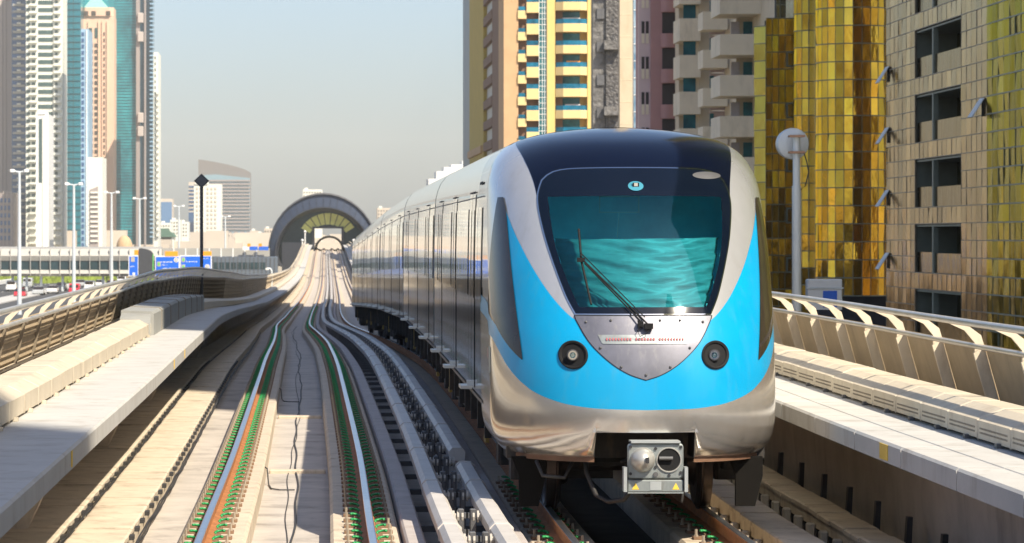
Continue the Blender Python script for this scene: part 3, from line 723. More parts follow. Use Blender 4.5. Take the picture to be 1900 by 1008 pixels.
# corner windows
def sidewin(s):
    top = lin([(.79,2.35),(.83,2.62),(.87,2.86),(.9,2.95),(.95,3.0),(1.5,3.0)]); botm = lin([(.77,1.48),(.95,1.80),(1.0,1.86),(1.5,1.92)])
    left = interp([(1.48,.805),(1.95,.84),(2.3,.86),(2.55,.872),(2.85,.888),(2.98,.905)])
    rws = [i/30 for i in range(31)]; cl = [i/24 for i in range(25)]
    def S(q): return 1-(1-q**PE)**(1/PE) if q < 1 else 1+(q-1)/1.5
    def Q(t): return sq(t) if t < 1 else 1+(t-1)*1.5
    rgt = lin([(1.48, S(.805)+.01),(1.80, S(.97)),(1.90, 1.0),(2.3, S(.993)),(2.9, S(.95)),(2.98,S(.94))])
    def f(r, c):
        h = 1.48+1.5*r; a = S(left(h)); b = max(rgt(h), a+.004)
        return (s*Q(a+(b-a)*c), h)
    surf(rws, cl, f, 'corner_window', M['sglass'], T, .009)
sidewin(-1); sidewin(1)
# carriages: real cross-section lofted along the track
KN = [33.6, 49.9, 68.2, 86.4, 104.6, 122.8]
hsd = [.93,1.0,1.2,1.5,1.8,2.1,2.4,2.7,2.9,3.05,3.15,3.25,3.35,3.45,3.52,3.57,3.61,3.64,3.66,3.675,3.685]
def section(y, i=0.):
    R = [(WH(h)-i, h) for h in hsd]; return [(TP(y)+u, y, TZ(y)+h-(i if h > 3.3 else 0)) for u, h in R]+[(TP(y)-u, y, TZ(y)+h-(i if h > 3.3 else 0)) for u, h in reversed(R)]
gm = MB(); 
M['teal'] = mat('teal paint', (.03,.38,.45), .35)
M['lamp'] = mat('footstep steel', (.50,.49,.46), .35, .5)
def side_quad(mb, s, ya, yb, ha, hb_, e):
    k = max(1, int((hb_-ha)/.15)+1)
    for i in range(k):
        a, b = ha+(hb_-ha)*i/k, ha+(hb_-ha)*(i+1)/k
        mb.add([(TP(ya)+s*(WH(a)+e), ya, TZ(ya)+a), (TP(yb)+s*(WH(a)+e), yb, TZ(yb)+a), (TP(yb)+s*(WH(b)+e), yb, TZ(yb)+b), (TP(ya)+s*(WH(b)+e), ya, TZ(ya)+b)], [(0,1,2,3) if s > 0 else (3,2,1,0)])
for c in range(5):
    a, b = KN[c]+(.0 if c == 0 else .35), KN[c+1]-.0
    body = MB(); body.loft([section(a+(b-a)*k/4) for k in range(5)], caps=(c > 0))
    cb = body.build('carriage', M['side'], T, smooth='auto')
    g = MB(); g.loft([section(yy, .16) for yy in (b, b+.35)]); g.build('gangway_bellows', M['rubber'], T)
    tb = MB(); tb.loft([[Vector(p)+Vector((0,0,0)) for p in section(yy, -.004)[16:26]] for yy in (b-.28, b-.05)], closed=False, caps=False); tb.build('roof_stripe', M['teal'], cb)
    n = 3; L = b-a
    for s in (-1, 1):
        for k in range(n):
            yc = a+L*(k+.5)/n+(1.0 if c == 0 else 0)*0
            d = MB(); side_quad(d, s, yc-.72, yc-.02, 1.0, 3.05, .006); side_quad(d, s, yc+.02, yc+.72, 1.0, 3.05, .006)
            dd = d.build('door', M['side'], cb)
            w = MB(); side_quad(w, s, yc-.60, yc-.10, 1.95, 2.88, .010); side_quad(w, s, yc+.10, yc+.60, 1.95, 2.88, .010); w.build('door_window', M['swin'], cb)
            l = MB(); side_quad(l, s, yc-.735, yc-.72, 1.0, 3.08, .009); side_quad(l, s, yc+.72, yc+.735, 1.0, 3.08, .009); side_quad(l, s, yc-.01, yc+.01, 1.0, 3.1, .009); side_quad(l, s, yc-.73, yc+.73, 3.06, 3.075, .010); l.build('door_seal', M['rubber'], cb)
            st = MB(); st.cbox((TP(yc)+s*(WH(1)+.07), yc, TZ(yc)+1.0), (.12, .5, .035)); st.cbox((TP(yc)+s*(WH(1)+.03), yc, TZ(yc)+1.04), (.05, .12, .05)); st.build('door_step', M['lamp'], cb)
            gap = L/n
            if k < n-1:
                w = MB(); side_quad(w, s, yc+1.0, yc+gap-1.0, 1.95, 2.9, .008); w.build('side_window', M['swin'], cb)
        for (q0, q1) in ((a+.3, a+L/(2*n)-1.0), (b-L/(2*n)+1.0, b-.4)):
            if q1-q0 > .5:
                w = MB(); side_quad(w, s, q0, q1, 1.95, 2.9, .008); w.build('side_window', M['swin'], cb)
        g = MB(); side_quad(g, s, a, b, .945, .98, .012); side_quad(g, s, a, b, 3.0, 3.012, .006); g.build('trim_strip', M['bracket'], cb)
    if c == 0:
        for s in (-1, 1):
            l = MB(); side_quad(l, s, 34.0, 34.02, .95, 3.15, .01); side_quad(l, s, 34.76, 34.78, .95, 3.15, .01); side_quad(l, s, 34.0, 34.78, 3.13, 3.16, .01); l.build('door_seal', M['rubber'], cb)
    # underframe, bogies
    u = MB(); ym = (a+b)/2
    for k in range(9):
        yy = a+1+(b-a-2)*k/8
        for s in (-1, 1):
            w = random.uniform(.4, .8); hgt = random.uniform(.25, .5)
            u.cbox((TP(yy)+s*random.uniform(.75, .95), yy, TZ(yy)+.93-hgt/2), (.5, w*1.6, hgt))
            u.cbox((TP(yy)+s*1.2, yy+.7, TZ(yy)+.72), (.07, .09, .42))
    u.loft([[(TP(yy)-1.1, yy, TZ(yy)+.75), (TP(yy)+1.1, yy, TZ(yy)+.75), (TP(yy)+1.1, yy, TZ(yy)+.98), (TP(yy)-1.1, yy, TZ(yy)+.98)] for yy in (a+.3, b-.1)])
    u.build('underframe', M['under'], T)
    yl = MB()
    for k in range(2):
        yy = a+2.5+(b-a-5)*k
        for s in (-1, 1): yl.cbox((TP(yy)+s*1.18, yy, TZ(yy)+.62), (.04, .10, .36)); yl.cbox((TP(yy)+s*1.18, yy+.14, TZ(yy)+.44), (.04, .34, .06))
    yl.build('shoe_beam', M['yel_dk'], T)
    for yb in ((33.85 if c == 0 else a+2.6), b-2.6):
        x = TP(yb); z = TZ(yb)
        f = MB()
        for s in (-1, 1):
            f.bbox((x+s*.98-.09, yb-1.5, z+.38), (x+s*.98+.09, yb+1.5, z+.62), .03)
            for e in (-1.05, 1.05):
                f.bbox((x+s*.98-.14, yb+e-.2, z+.27), (x+s*.98+.14, yb+e+.2, z+.58), .03)
                f.cyl((x+s*.98, yb+e+.32, z+.55), .09, .25, n=10)
        f.box((x-.9, yb-.3, z+.35), (x+.9, yb+.3, z+.6)); f.cyl((x-.85, yb-1.05, z+.43), .085, 1.7, 'x', 14); f.cyl((x-.85, yb+1.05, z+.43), .085, 1.7, 'x', 14)
        f.box((x-.55, yb-.8, z+.25), (x-.1, yb-.35, z+.6))
        bg_ = f.build('bogie', M['under'], T)
        for s in (-1, 1):
            for e in (-1.05, 1.05):
                q = MB(); N = 40; cx = x+s*.7525
                prof = [(-.16,.12),(-.16,.2),(-.085,.24),(-.085,.395),(-.055,.43),(-.05,.455),(-.035,.458),(-.025,.432),(.06,.425),(.065,.40),(.02,.36),(.02,.12)]
                q.loft([[(cx+s*(pp if True else 0)-s*.02, yb+e+rr*math.sin(2*math.pi*k/N), z+.43+rr*math.cos(2*math.pi*k/N)) for pp, rr in prof] for k in range(N)]+[[(cx+s*pp-s*.02, yb+e+.0, z+.43+rr) for pp, rr in prof]], closed=True, caps=False)
                q.build('wheel', M['wheel'] if 'wheel' in M else M.setdefault('wheel', mat('worn steel wheel', (.08,.06,.05), .35, .8, var=.25, scale=6)), bg_, smooth='auto')
# bumper strip, guards, hoses, axle below the nose
st = MB()
for s in (-1, 1):
    q = [s*(.375+(.93-.375)*k/14) for k in range(15)]
    for k in range(14):
        a, b = nose(q[k], .60, .004), nose(q[k+1], .60, .004)
        st.add([(a.x, a.y-.015, a.z-.035), (b.x, b.y-.015, b.z-.035), (b.x, b.y-.015, b.z+.01), (a.x, a.y-.015, a.z+.01), (a.x, a.y+.12, a.z-.035), (b.x, b.y+.12, b.z-.035)], [(0,1,2,3),(0,4,5,1),(3,2,1,0)])
st.build('lower_edge_strip', M['copper'], T)
nt_ = MB()
for s in (-1, 1):                                       # cheeks of the notch
    a0 = nose(s*.375, .60); a1 = nose(s*.335, .84)
    nt_.add([(a0.x, a0.y, a0.z), (a1.x, a1.y, a1.z), (a1.x, a1.y+.5, a1.z), (a0.x, a0.y+.5, a0.z)], [(0,1,2,3),(3,2,1,0)])
xz = TP(31); zz = TZ(31)
nt_.add([(xz-.45, 30.62, zz+.845), (xz+.45, 30.62, zz+.845), (xz+.45, 31.6, zz+.845), (xz-.45, 31.6, zz+.845)], [(0,1,2,3)])
nt_.box((xz-1.2, 31.6, zz+.55), (xz+1.2, 31.75, zz+.95))
nt_.build('coupler_recess', M['under'], T)
M['dkgd'] = mat('dark painted guard', (.010,.009,.008), .9, spec=.1)
for s in (-1, 1):
    gd = MB(); x = xz+s*1.0
    gd.loft([[(x-.17, y_, zz+.58), (x+.15, y_, zz+.58), (x+.15, y_, zz+.40), (x+.08, y_, zz+.12), (x-.10, y_, zz+.12), (x-.10, y_, zz+.40)] for y_ in (31.35, 31.42)])
    gd.build('rail_guard', M['dkgd'], T)
hz = MB(); hz.tube([(xz-.5, 31.2, zz+.62), (xz-.5, 31.1, zz+.45), (xz-.42, 31.0, zz+.25), (xz-.32, 30.85, zz+.20), (xz-.2, 30.6, zz+.24), (xz-.15, 30.5, zz+.33)], .022, 8)
hz.build('hose', M['cable'], T, smooth=True); hz = MB()
hz.tube([(xz-.95, 31.2, zz+.55), (xz-.9, 31.1, zz+.42), (xz-.7, 31.1, zz+.40), (xz-.62, 31.15, zz+.55)], .018, 8)
hz.build('hose', M['cable'], T, smooth=True); hz = MB()
hz.tube([(xz-.02, 31.1, zz+.62), (xz-.12, 31.0, zz+.58), (xz-.2, 30.9, zz+.56)], .014, 8); hz.build('hose', M['cable'], T, smooth=True); hz = MB()
hz.tube([(xz+.36, 31.1, zz+.55), (xz+.38, 30.9, zz+.4), (xz+.34, 30.8, zz+.2)], .014, 8)
hz.build('hose', M['cable'], T, smooth=True)
# coupler
cx = xz+.055; cy = 30.35; cz = zz
M['pole_l'] = mat('light machined metal', (.50,.53,.53), .4, .6, var=.1)
k_ = MB()
def rrect(x0, x1, z0, z1, r, y):
    out = []
    for (qx, qz, a0) in ((x1-r, z1-r, 0), (x0+r, z1-r, 90), (x0+r, z0+r, 180), (x1-r, z0+r, 270)):
        for i in range(5): a = math.radians(a0+i*22.5); out.append((qx+r*math.cos(a), y, qz+r*math.sin(a)))
    return out
k_.loft([rrect(cx-.22, cx+.22, cz+.46, cz+.74, .03, cy+.35), rrect(cx-.22, cx+.22, cz+.46, cz+.74, .03, cy+.03), rrect(cx-.25, cx+.25, cz+.445, cz+.76, .03, cy+.02), rrect(cx-.25, cx+.25, cz+.445, cz+.76, .035, cy), rrect(cx-.235, cx+.235, cz+.455, cz+.75, .03, cy-.012)])
cpl = k_.build('coupler', M['coupl'], T, smooth='auto')
q = MB(); N = 28
q.loft([[(cx-.115+r*math.cos(2*math.pi*i/N), cy+yy, cz+.615+r*math.sin(2*math.pi*i/N)) for i in range(N)] for r, yy in ((.112,-.012),(.108,-.05),(.085,-.11),(.05,-.15),(.02,-.165))]); q.build('coupler_cone', M['lamp'], cpl, smooth='auto')
q = MB(); q.loft([[(cx+.118+r*math.cos(2*math.pi*i/N), cy+yy, cz+.615+r*math.sin(2*math.pi*i/N)) for i in range(N)] for r, yy in ((.108,-.014),(.103,-.016),(.004,-.015))], caps=False); q.build('coupler_cup', M['rubber'], cpl)
q = MB(); q.loft([[(cx+.118+r*math.cos(2*math.pi*i/N), cy+yy, cz+.615+r*math.sin(2*math.pi*i/N)) for i in range(N)] for r, yy in ((.114,-.012),(.112,-.026),(.104,-.026),(.10,-.013))], caps=False); q.build('cup_rim', M['lamp'], cpl, smooth='auto')
q = MB(); q.cyl((cx+.03, cy-.04, cz+.63), .018, .12, 'x', 10); q.build('coupler_lock', M['bracket'], cpl); q = MB(); q.cyl((cx+.0, cy-.03, cz+.485), .022, .02, 'y', 12); q.build('coupler_plug', M['bracket'], cpl); q = MB(); q.cbox((cx-.09, cy-.17, cz+.62), (.03, .03, .05)); q.build('coupler_pin', M['dkmetal'], cpl)
q = MB()
for u, h in ((-.225,.73),(-.225,.49),(0,.715),(0,.55),(.225,.73),(.225,.50),(.12,.475)): q.cyl((cx+u, cy-.024, cz+h), .014, .014, 'y', 8)
q.build('coupler_bolts', M['dkmetal'], cpl)
q = MB(); q.bbox((cx-.25, cy-.02, cz+.335), (cx+.25, cy+.22, cz+.435), .01); eb = q.build('electric_head', M['coupl'], cpl)
for a_ in (-.31, .275): q = MB(); q.box((cx+a_*.93, cy-.05, cz+.33), (cx+a_*.93+.03, cy+.1, cz+.55)); q.build('side_lever', M['pole_l'], cpl)
q = MB(); q.box((cx-.25, cy-.035, cz+.315), (cx+.25, cy+.0, cz+.33)); q.build('bottom_flap', M['coupl'], cpl)
q = MB(); q.box((cx-.05, cy-.024, cz+.345), (cx+.05, cy-.0205, cz+.42)); q.build('centre_plate', M['pole_l'], cpl)
q = MB(); q.box((cx-.22, cy-.04, cz+.765), (cx+.22, cy+.2, cz+.782)); q.build('top_lid', M['pole_l'], cpl)
for u in (-.18, .18):
    q = MB(); q.add([(cx+u-.032, cy-.0225, cz+.35), (cx+u+.032, cy-.0225, cz+.35), (cx+u, cy-.0225, cz+.41)], [(0,1,2)]); q.build('warning_triangle', M['yellow'], eb)
q = MB(); q.cyl((xz, cy+.3, zz+.5), .1, 1.0, 'y', 14); q.build('draw_bar', M['under'], cpl)

# ------------------------------------------------------------------ poles by the viaduct
p = at(1478, 560, 52); zt = wz(250, 52)
t = thing('floodlight_pole', 'pale grey pole with a round drum fitting behind the right parapet', 'pole', (p.x, 52, RZ(52)+.6))
M['pole'] = mat('pale grey pole', (.56,.60,.62), .4, .1, var=.05)
q = MB(); q.tube([(p.x, 52, RZ(52)+.6), (p.x, 52, wz(345, 52))], .072, 16); q.tube([(p.x, 52, wz(345, 52)), (p.x, 52, zt)], .058, 16); q.build('pole', M['pole'], t, smooth='auto')
q = MB(); c = at(1471, 267, 52.25); 
q.loft([[(c.x+dx+r*math.cos(2*math.pi*i/36), 52.25+yy, c.z+r*math.sin(2*math.pi*i/36)) for i in range(36)] for r, yy, dx in ((.10,-.10,.01),(.17,-.09,.01),(.235,-.06,0),(.245,.0,0),(.235,.08,-.02),(.19,.11,-.03),(.08,.125,-.03))])
q.build('drum', M['pole'], t, smooth='auto')
q = MB()
for py in (253, 283): q.cbox((p.x-.005, 51.97, wz(py, 52)), (.22, .16, .035)); q.cyl((p.x-.11, 51.88, wz(py, 52)), .018, .18, 'y', 8); q.cyl((p.x+.10, 51.88, wz(py, 52)), .018, .18, 'y', 8)
q.build('clamp', M['copper'], t)
q = MB(); q.tube([(p.x+.1, 51.9, wz(285, 52)), (p.x+.14, 51.9, wz(300, 52)), (p.x+.17, 51.9, wz(320, 52)), (p.x+.12, 51.9, wz(345, 52)), (p.x+.06, 51.95, wz(352, 52))], .010, 6); q.build('wire', M['cable'], t)
for (x0_, x1_, y0_, lab, mm) in ((1498, 1563, 518, 'white box-topped panel standing behind the right parapet', 'white'),):
    Y = 62; t = thing('sign_board', lab, 'board', (wx(1530, Y), Y, RZ(Y)+.9))
    q = MB(); q.bbox((wx(x0_, Y), Y, wz(575, Y)), (wx(x1_, Y), Y+.25, wz(y0_, Y)), .02); q.build('panel', M['white'], t)
    q = MB(); q.box((wx(1527, Y), Y-.012, wz(570, Y)), (wx(1553, Y), Y, wz(540, Y))); q.build('blue_field', M['signblue'], t)
    q = MB(); q.box((wx(x0_-2, Y), Y-.02, wz(536, Y)), (wx(x1_+2, Y), Y, wz(533, Y))); q.build('lip', M['pole'], t)
Y = 118
t = thing('signal_pole', 'dark pole with a diamond shaped board behind the left parapet', 'pole', (wx(374, Y), Y, RZ(Y)+.9))
M['dkgrey'] = mat('charcoal paint', (.055,.058,.065), .5)
q = MB(); q.tube([(wx(374, Y), Y, RZ(Y)+.9), (wx(374, Y), Y, wz(340, Y))], .058, 12); q.build('pole', M['dkgrey'], t, smooth='auto')
q = MB(); c = at(374, 336, Y); r = .27
q.loft([[(c.x+r, Y-yy, c.z), (c.x, Y-yy, c.z+r*.95), (c.x-r, Y-yy, c.z), (c.x, Y-yy, c.z-r*.95)] for yy in (-.05, .05)]); q.build('diamond_board', M['dkgrey'], t)
q = MB(); r = .2; q.loft([[(c.x+r, Y-yy, c.z), (c.x, Y-yy, c.z+r*.95), (c.x-r, Y-yy, c.z), (c.x, Y-yy, c.z-r*.95)] for yy in (.05, .058)]); q.build('board_face', M['bracket'], t)

# ------------------------------------------------------------------ road signs, lamps, cars beside the highway
Y = 430
t = thing('road_sign_gantry', 'pair of wide blue road signs with orange tabs over the highway', 'road sign', (wx(340, Y), Y, GZ))
q = MB()
for px in (292, 336, 388): q.box((wx(px, Y)-.15, Y+.3, GZ), (wx(px, Y)+.15, Y+.6, wz(478, Y)))
q.box((wx(286, Y), Y+.3, wz(495, Y)), (wx(392, Y), Y+.5, wz(490, Y))); q.build('gantry_frame', M['bracket'], t)
def signpanel(t, x0, x1, y0, y1, Y):
    b = MB(); b.bbox((wx(x0, Y)-.06, Y+.03, wz(y1, Y)-.06), (wx(x1, Y)+.06, Y+.15, wz(y0, Y)+.06), .01); bb = b.build('sign_panel', M['white'], t)
    b = MB(); b.box((wx(x0, Y)+.06, Y, wz(y1, Y)+.06), (wx(x1, Y)-.06, Y+.028, wz(y0, Y)-.06)); b.build('sign_face', M['signblue'], bb)
    return bb
def mark(bb, x, y, w, h, Y, m, name='sign_mark'):
    b = MB(); b.box((wx(x, Y), Y-.02, wz(y+h, Y)), (wx(x+w, Y), Y-.004, wz(y, Y))); b.build(name, M[m], bb)
s1 = signpanel(t, 288.5, 332.5, 476, 514, Y); s2 = signpanel(t, 335, 392, 475, 514, Y)
def words(bb, x0, x1, y, h, Y):
    x = x0; b = MB()
    while x < x1:
        w = random.uniform(.5, 1.1); b.box((wx(x, Y), Y-.015, wz(y+h*random.uniform(.6,1), Y)), (wx(min(x+w, x1), Y), Y-.004, wz(y+h*random.uniform(0,.3), Y))); x += w+random.choice((.35,.35,1.6))
    b.build('lettering', M['white'], bb)
words(s1, 298, 320, 485, 3, Y); words(s1, 302, 328, 497, 3.5, Y); words(s1, 300, 312, 491, 2, Y); words(s2, 346, 366, 484, 3.5, Y); words(s2, 346, 368, 497, 3.5, Y); words(s2, 375, 386, 479, 2, Y)
for bb, x, y in ((s1, 291.5, 485.5), (s2, 337, 477.5), (s2, 337, 491)): mark(bb, x, y, 6.5, 9, Y, 'insul', 'marker_square'); b = MB(); b.box((wx(x+1.5, Y), Y-.035, wz(y+7.3, Y)), (wx(x+5, Y), Y-.021, wz(y+1.8, Y))); b.build('green_mark', M['green'], bb)
for bb, x, y in ((s1, 327, 482.5), (s2, 385, 495)):
    for r, yy, mm in ((4.6*Y/FPX, .02, 'white'), (3.2*Y/FPX, .035, 'dkgrey'), (2.4*Y/FPX, .05, 'white'), (.9*Y/FPX, .065, 'dkgrey')):
        b = MB(); b.cyl((wx(x, Y), Y-yy, wz(y, Y)), r, .014, 'y', 24); b.build('route_ring', M[mm], bb)
for x0, x1 in ((306, 330), (374, 392.5)):
    b = MB(); b.bbox((wx(x0, Y), Y, wz(475.5 if x0 < 350 else 474.5, Y)), (wx(x1, Y), Y+.12, wz(466.5, Y)), .02); b.build('orange_tab', M['orange'], t)
Y = 425
t = thing('road_sign', 'narrow blue road sign with an orange tab left of the dark board', 'road sign', (wx(247, Y), Y, GZ))
b = MB(); b.box((wx(246, Y)-.12, Y+.16, GZ), (wx(246, Y)+.12, Y+.4, wz(480, Y))); b.build('sign_post', M['bracket'], t)
s3 = signpanel(t, 239, 256.5, 475, 512, Y); mark(s3, 243, 477, 7, 9, Y, 'insul', 'marker_square'); mark(s3, 246, 506, 4.5, 5, Y, 'white'); words(s3, 242, 249, 493, 4, Y)
b = MB(); b.bbox((wx(249, Y), Y, wz(473.5, Y)), (wx(257, Y), Y+.12, wz(464, Y)), .02); b.build('orange_tab', M['orange'], t)
Y = 400
t = thing('dark_signboard', 'dark grey board with rounded top, seen from behind between the blue signs', 'sign', (wx(271, Y), Y, GZ))
b = MB(); pl = [(256.5, 512), (256.5, 465), (258, 461.5), (262, 460.5), (274, 463), (281, 466), (284.5, 471), (285, 512)]
b.loft([[(wx(a, Y), y_, wz(c_, Y)) for a, c_ in pl] for y_ in (Y, Y+.3)]); b.build('board', M['dkgrey'], t)
b = MB(); b.box((wx(270, Y)-.2, Y+.3, GZ), (wx(270, Y)+.2, Y+.7, wz(480, Y))); b.build('post', M['bracket'], t)
b = MB(); b.box((wx(283.3, Y), Y-.02, wz(512, Y)), (wx(285, Y), Y-.002, wz(472, Y))); b.build('board_edge', M['green'], t)
def lamp(px, ytop, Y, arm, label):
    x = wx(px, Y); zt = wz(ytop, Y)
    t = thing('street_lamp', label, 'street lamp', (x, Y, GZ), 'street lamps along the highway')
    q = MB(); q.tube([(x, Y, GZ), (x, Y, zt)], [.30, .16], 10); q.build('mast', M['pole'], t, smooth='auto')
    for s in (-1, 1):
        q = MB(); q.tube([(x, Y, zt), (x+s*arm*.5, Y, zt+.12), (x+s*arm, Y, zt+.2)], [.12, .1, .08], 8); a = q.build('arm', M['pole'], t, smooth='auto')
        q = MB(); q.bbox((x+s*arm*.55 if s > 0 else x-arm*1.1, Y-.35, zt+.03), (x+arm*1.1 if s > 0 else x-arm*.55, Y+.35, zt+.38), .08); q.build('lamp_head', M['white'], a)
for px, yt, Y, arm, lab in ((36, 320, 420, 1.05, 'tall double street lamp in front of the white towers, leftmost of all'), (137, 344, 470, 1.15, 'double street lamp in front of the teal glass tower'), (207, 359, 560, 1.2, 'double street lamp in front of the peach tower'),
                            (259, 370, 640, 1.2, 'double street lamp in front of the striped glass tower'), (332, 384, 760, 1.15, 'double street lamp against the sky left of the slab block'), (418, 403, 900, 1.3, 'double street lamp in front of the curved-roof tower')):
    lamp(px, yt, Y, arm, lab)
x, Y = wx(504, 300), 300
t = thing('post_lamp', 'small grey lamp post with a bent top beside the yellow truck', 'lamp post', (x, Y, GZ)); q = MB(); q.tube([(x, Y, GZ), (x, Y, wz(503, Y)), (x-.1, Y, wz(499, Y)), (x-.4, Y, wz(498.5, Y))], .09, 8); q.build('pole', M['pole'], t); q = MB(); q.bbox((x-.55, Y-.1, wz(501, Y)), (x-.25, Y+.1, wz(497.5, Y)), .02); q.build('lamp_head', M['white'], t)
CARP = {}
def paint(nm, col):
    if nm not in CARP: CARP[nm] = mat(nm+' car paint', col, .25, .1, var=.03, coat=1)
    return CARP[nm]
def car(x, Y, nm, col, label, van=False):
    t = thing('parked_car' if False else ('van' if van else 'car'), label, 'van' if van else 'car', (x, Y, GZ+.01), 'traffic on the highway')
    H = 1.9 if van else 1.42; w = .92
    def ring(y_, z0_, z1_, ww, wt): return [(x-ww, Y+y_, GZ+z0_), (x+ww, Y+y_, GZ+z0_), (x+ww, Y+y_, GZ+z0_+(z1_-z0_)*.7), (x+wt, Y+y_, GZ+z1_), (x-wt, Y+y_, GZ+z1_), (x-ww, Y+y_, GZ+z0_+(z1_-z0_)*.7)]
    q = MB(); q.loft([ring(0,.35,.75,.8,.75), ring(.12,.25,.88,w,.84), ring(1.3,.22,.98,w,.86), ring(3.6,.22,1.0,w,.86), ring(4.4,.28,.92,w,.84), ring(4.5,.4,.85,.8,.75)]); q.build('body', paint(nm, col), t, smooth='auto')
    q = MB()
    if van: q.loft([ring(.5,.95,1.0,w*.95,.8), ring(1.1,.95,H,w*.95,.8), ring(4.2,.95,H,w*.95,.8), ring(4.42,.95,1.2,w*.95,.8)])
    else: q.loft([ring(.95,.92,.98,.84,.8), ring(1.75,.95,H,.84,.62), ring(3.0,.95,H,.84,.62), ring(3.9,.92,1.0,.84,.8)])
    q.build('cabin', paint(nm, col) if van else M['sglass'], t, smooth='auto')
    if not van: q = MB(); q.bbox((x-.62, Y+1.75, GZ+H-.03), (x+.62, Y+3.0, GZ+H+.02), .02); q.build('roof', paint(nm, col), t)
    else: q = MB(); q.box((x-.7, Y+.62, GZ+1.2), (x+.7, Y+.8, GZ+1.7)); q.build('windscreen', M['sglass'], t)
    for sx in (-1, 1):
        for yy in (.85, 3.65): q = MB(); q.cyl((x+sx*.93-(.2 if sx > 0 else 0), Y+yy, GZ+.33), .33, .2, 'x', 16); q.build('wheel', M['rubber'], t)
WHT, RED, SIL, DKC = (.75,.75,.74), (.62,.03,.05), (.45,.47,.48), (.05,.06,.08)
for px, Y, nm, col, lab, van in ((96, 575, 'white', WHT, 'white car in the middle of the highway behind the left parapet', False), (70, 560, 'silver', SIL, 'silver car left of the white car on the highway', False), (137, 560, 'red', RED, 'red van near the second street lamp', True),
    (36, 540, 'red', RED, 'red car at the far left of the highway', False), (206, 640, 'red', RED, 'red car under the footbridge by the parapet', False), (165, 600, 'white', WHT, 'white van between the two red vehicles', True), (185, 650, 'white', WHT, 'white car close to the footbridge', False),
    (112, 610, 'dark', DKC, 'dark car just beyond the white car', False), (20, 600, 'white', WHT, 'white van at the left edge of the picture', True), (225, 680, 'white', WHT, 'white van just left of the narrow blue sign', True), (148, 650, 'silver', SIL, 'silver car behind the white van', False), (50, 640, 'silver', SIL, 'silver van under the footbridge at far left', True),
    (440, 700, 'white', WHT, 'white car before the grey concourse building', False), (462, 660, 'silver', SIL, 'silver car left of the yellow truck', False)):
    car(wx(px, Y), Y, nm, col, lab, van)
Y = 330; x = wx(494, Y)
t = thing('truck', 'yellow truck cab peeping over the end of the left parapet', 'truck', (x, Y, GZ)); q = MB()
q.loft([[(x-.65, Y, GZ+.6), (x+.65, Y, GZ+.6), (x+.65, Y, wz(523, Y)), (x+.35, Y, wz(516, Y)), (x-.35, Y, wz(516, Y)), (x-.65, Y, wz(523, Y))], [(x-.65, Y+4, GZ+.6), (x+.65, Y+4, GZ+.6), (x+.65, Y+4, wz(523, Y)), (x+.35, Y+4, wz(516, Y)), (x-.35, Y+4, wz(516, Y)), (x-.65, Y+4, wz(523, Y))]]); q.build('body', M['yellow'], t)
q = MB(); q.box((x-.5, Y-.02, wz(528, Y)), (x+.5, Y, wz(523, Y))); q.build('windscreen', M['sglass'], t)
for sx in (-1, 1): q = MB(); q.cyl((x+sx*.65-.12, Y+.9, GZ+.45), .45, .25, 'x', 14); q.build('wheel', M['rubber'], t)
# low white barrier and green planting behind
MB().bbox((wx(-60, 610), 520, GZ+.2), (wx(-60, 610)+.5, 700, GZ+1.0), .05).build('barrier', M['white'], at=(wx(-60, 610), 520, GZ), label='long white roadside barrier at the far left', cat='barrier')
def tree(x, Y, h, w, label, n=420, group='trees beyond the footbridge'):
    t = thing('tree', label, 'tree', (x, Y, GZ), group)
    q = MB(); q.tube([(x, Y, GZ), (x+.1, Y, GZ+h*.5), (x, Y, GZ+h*.75)], [.25, .16, .07], 7)
    for k in range(4): a = k*1.6; q.tube([(x, Y, GZ+h*.4), (x+w*.3*math.cos(a), Y+w*.3*math.sin(a), GZ+h*.7)], [.1, .04], 5)
    q.build('trunk', M['bark'], t)
    q = MB(); lobes = [(random.uniform(-.35,.35)*w, random.uniform(-.35,.35)*w, h*random.uniform(.5,.85), random.uniform(.2,.35)*w) for _ in range(7)]
    for _ in range(n):
        L = random.choice(lobes); v = Vector((random.gauss(0,1), random.gauss(0,1), random.gauss(0,.8))).normalized()*L[3]*random.uniform(.6,1.1)
        c_ = Vector((x+L[0], Y+L[1], GZ+L[2]))+v; a = Vector((random.uniform(-1,1), random.uniform(-1,1), random.uniform(-1,1))).normalized(); b_ = a.cross(Vector((.3,.2,1))).normalized(); s_ = random.uniform(.18,.42)
        q.add([c_-a*s_, c_-b_*s_*.6, c_+a*s_, c_+b_*s_*.6], [(0,1,2,3)])
    q.build('crown', M['leaf'], t)
for k, px in enumerate((8, 34, 62, 92, 122, 152, 182, 212)):
    tree(wx(px, 760+12*(k % 3)), 760+12*(k % 3), random.uniform(3.2, 4.6), random.uniform(3.4, 4.6), ['round green tree at the far left under the footbridge', 'second green tree from the left under the footbridge', 'third green tree, between the first two lamps', 'green tree left of the teal tower lamp', 'green tree just left of the second lamp mast', 'green tree right of the second lamp mast', 'green tree behind the red car', 'rightmost green tree under the footbridge'][k])
g = MB()
for _ in range(5000):
    x, y_ = random.uniform(-76, -28), random.uniform(700, 1000); s_ = random.uniform(.3, .7); a = random.uniform(0, 6.28)
    g.add([(x-s_*math.cos(a), y_-s_*math.sin(a), GZ), (x+s_*math.cos(a), y_+s_*math.sin(a), GZ), (x+s_*.6*math.cos(a), y_, GZ+random.uniform(.5,1.4)), (x-s_*.6*math.cos(a), y_, GZ+random.uniform(.5,1.4))], [(0,1,2,3)])
M['grass'] = mat('bright shrubs', (.20,.26,.03), .8, var=.4, scale=.3)
g.build('shrubbery', M['grass'], label='bright green ground planting beyond the highway', cat='planting', kind='stuff')

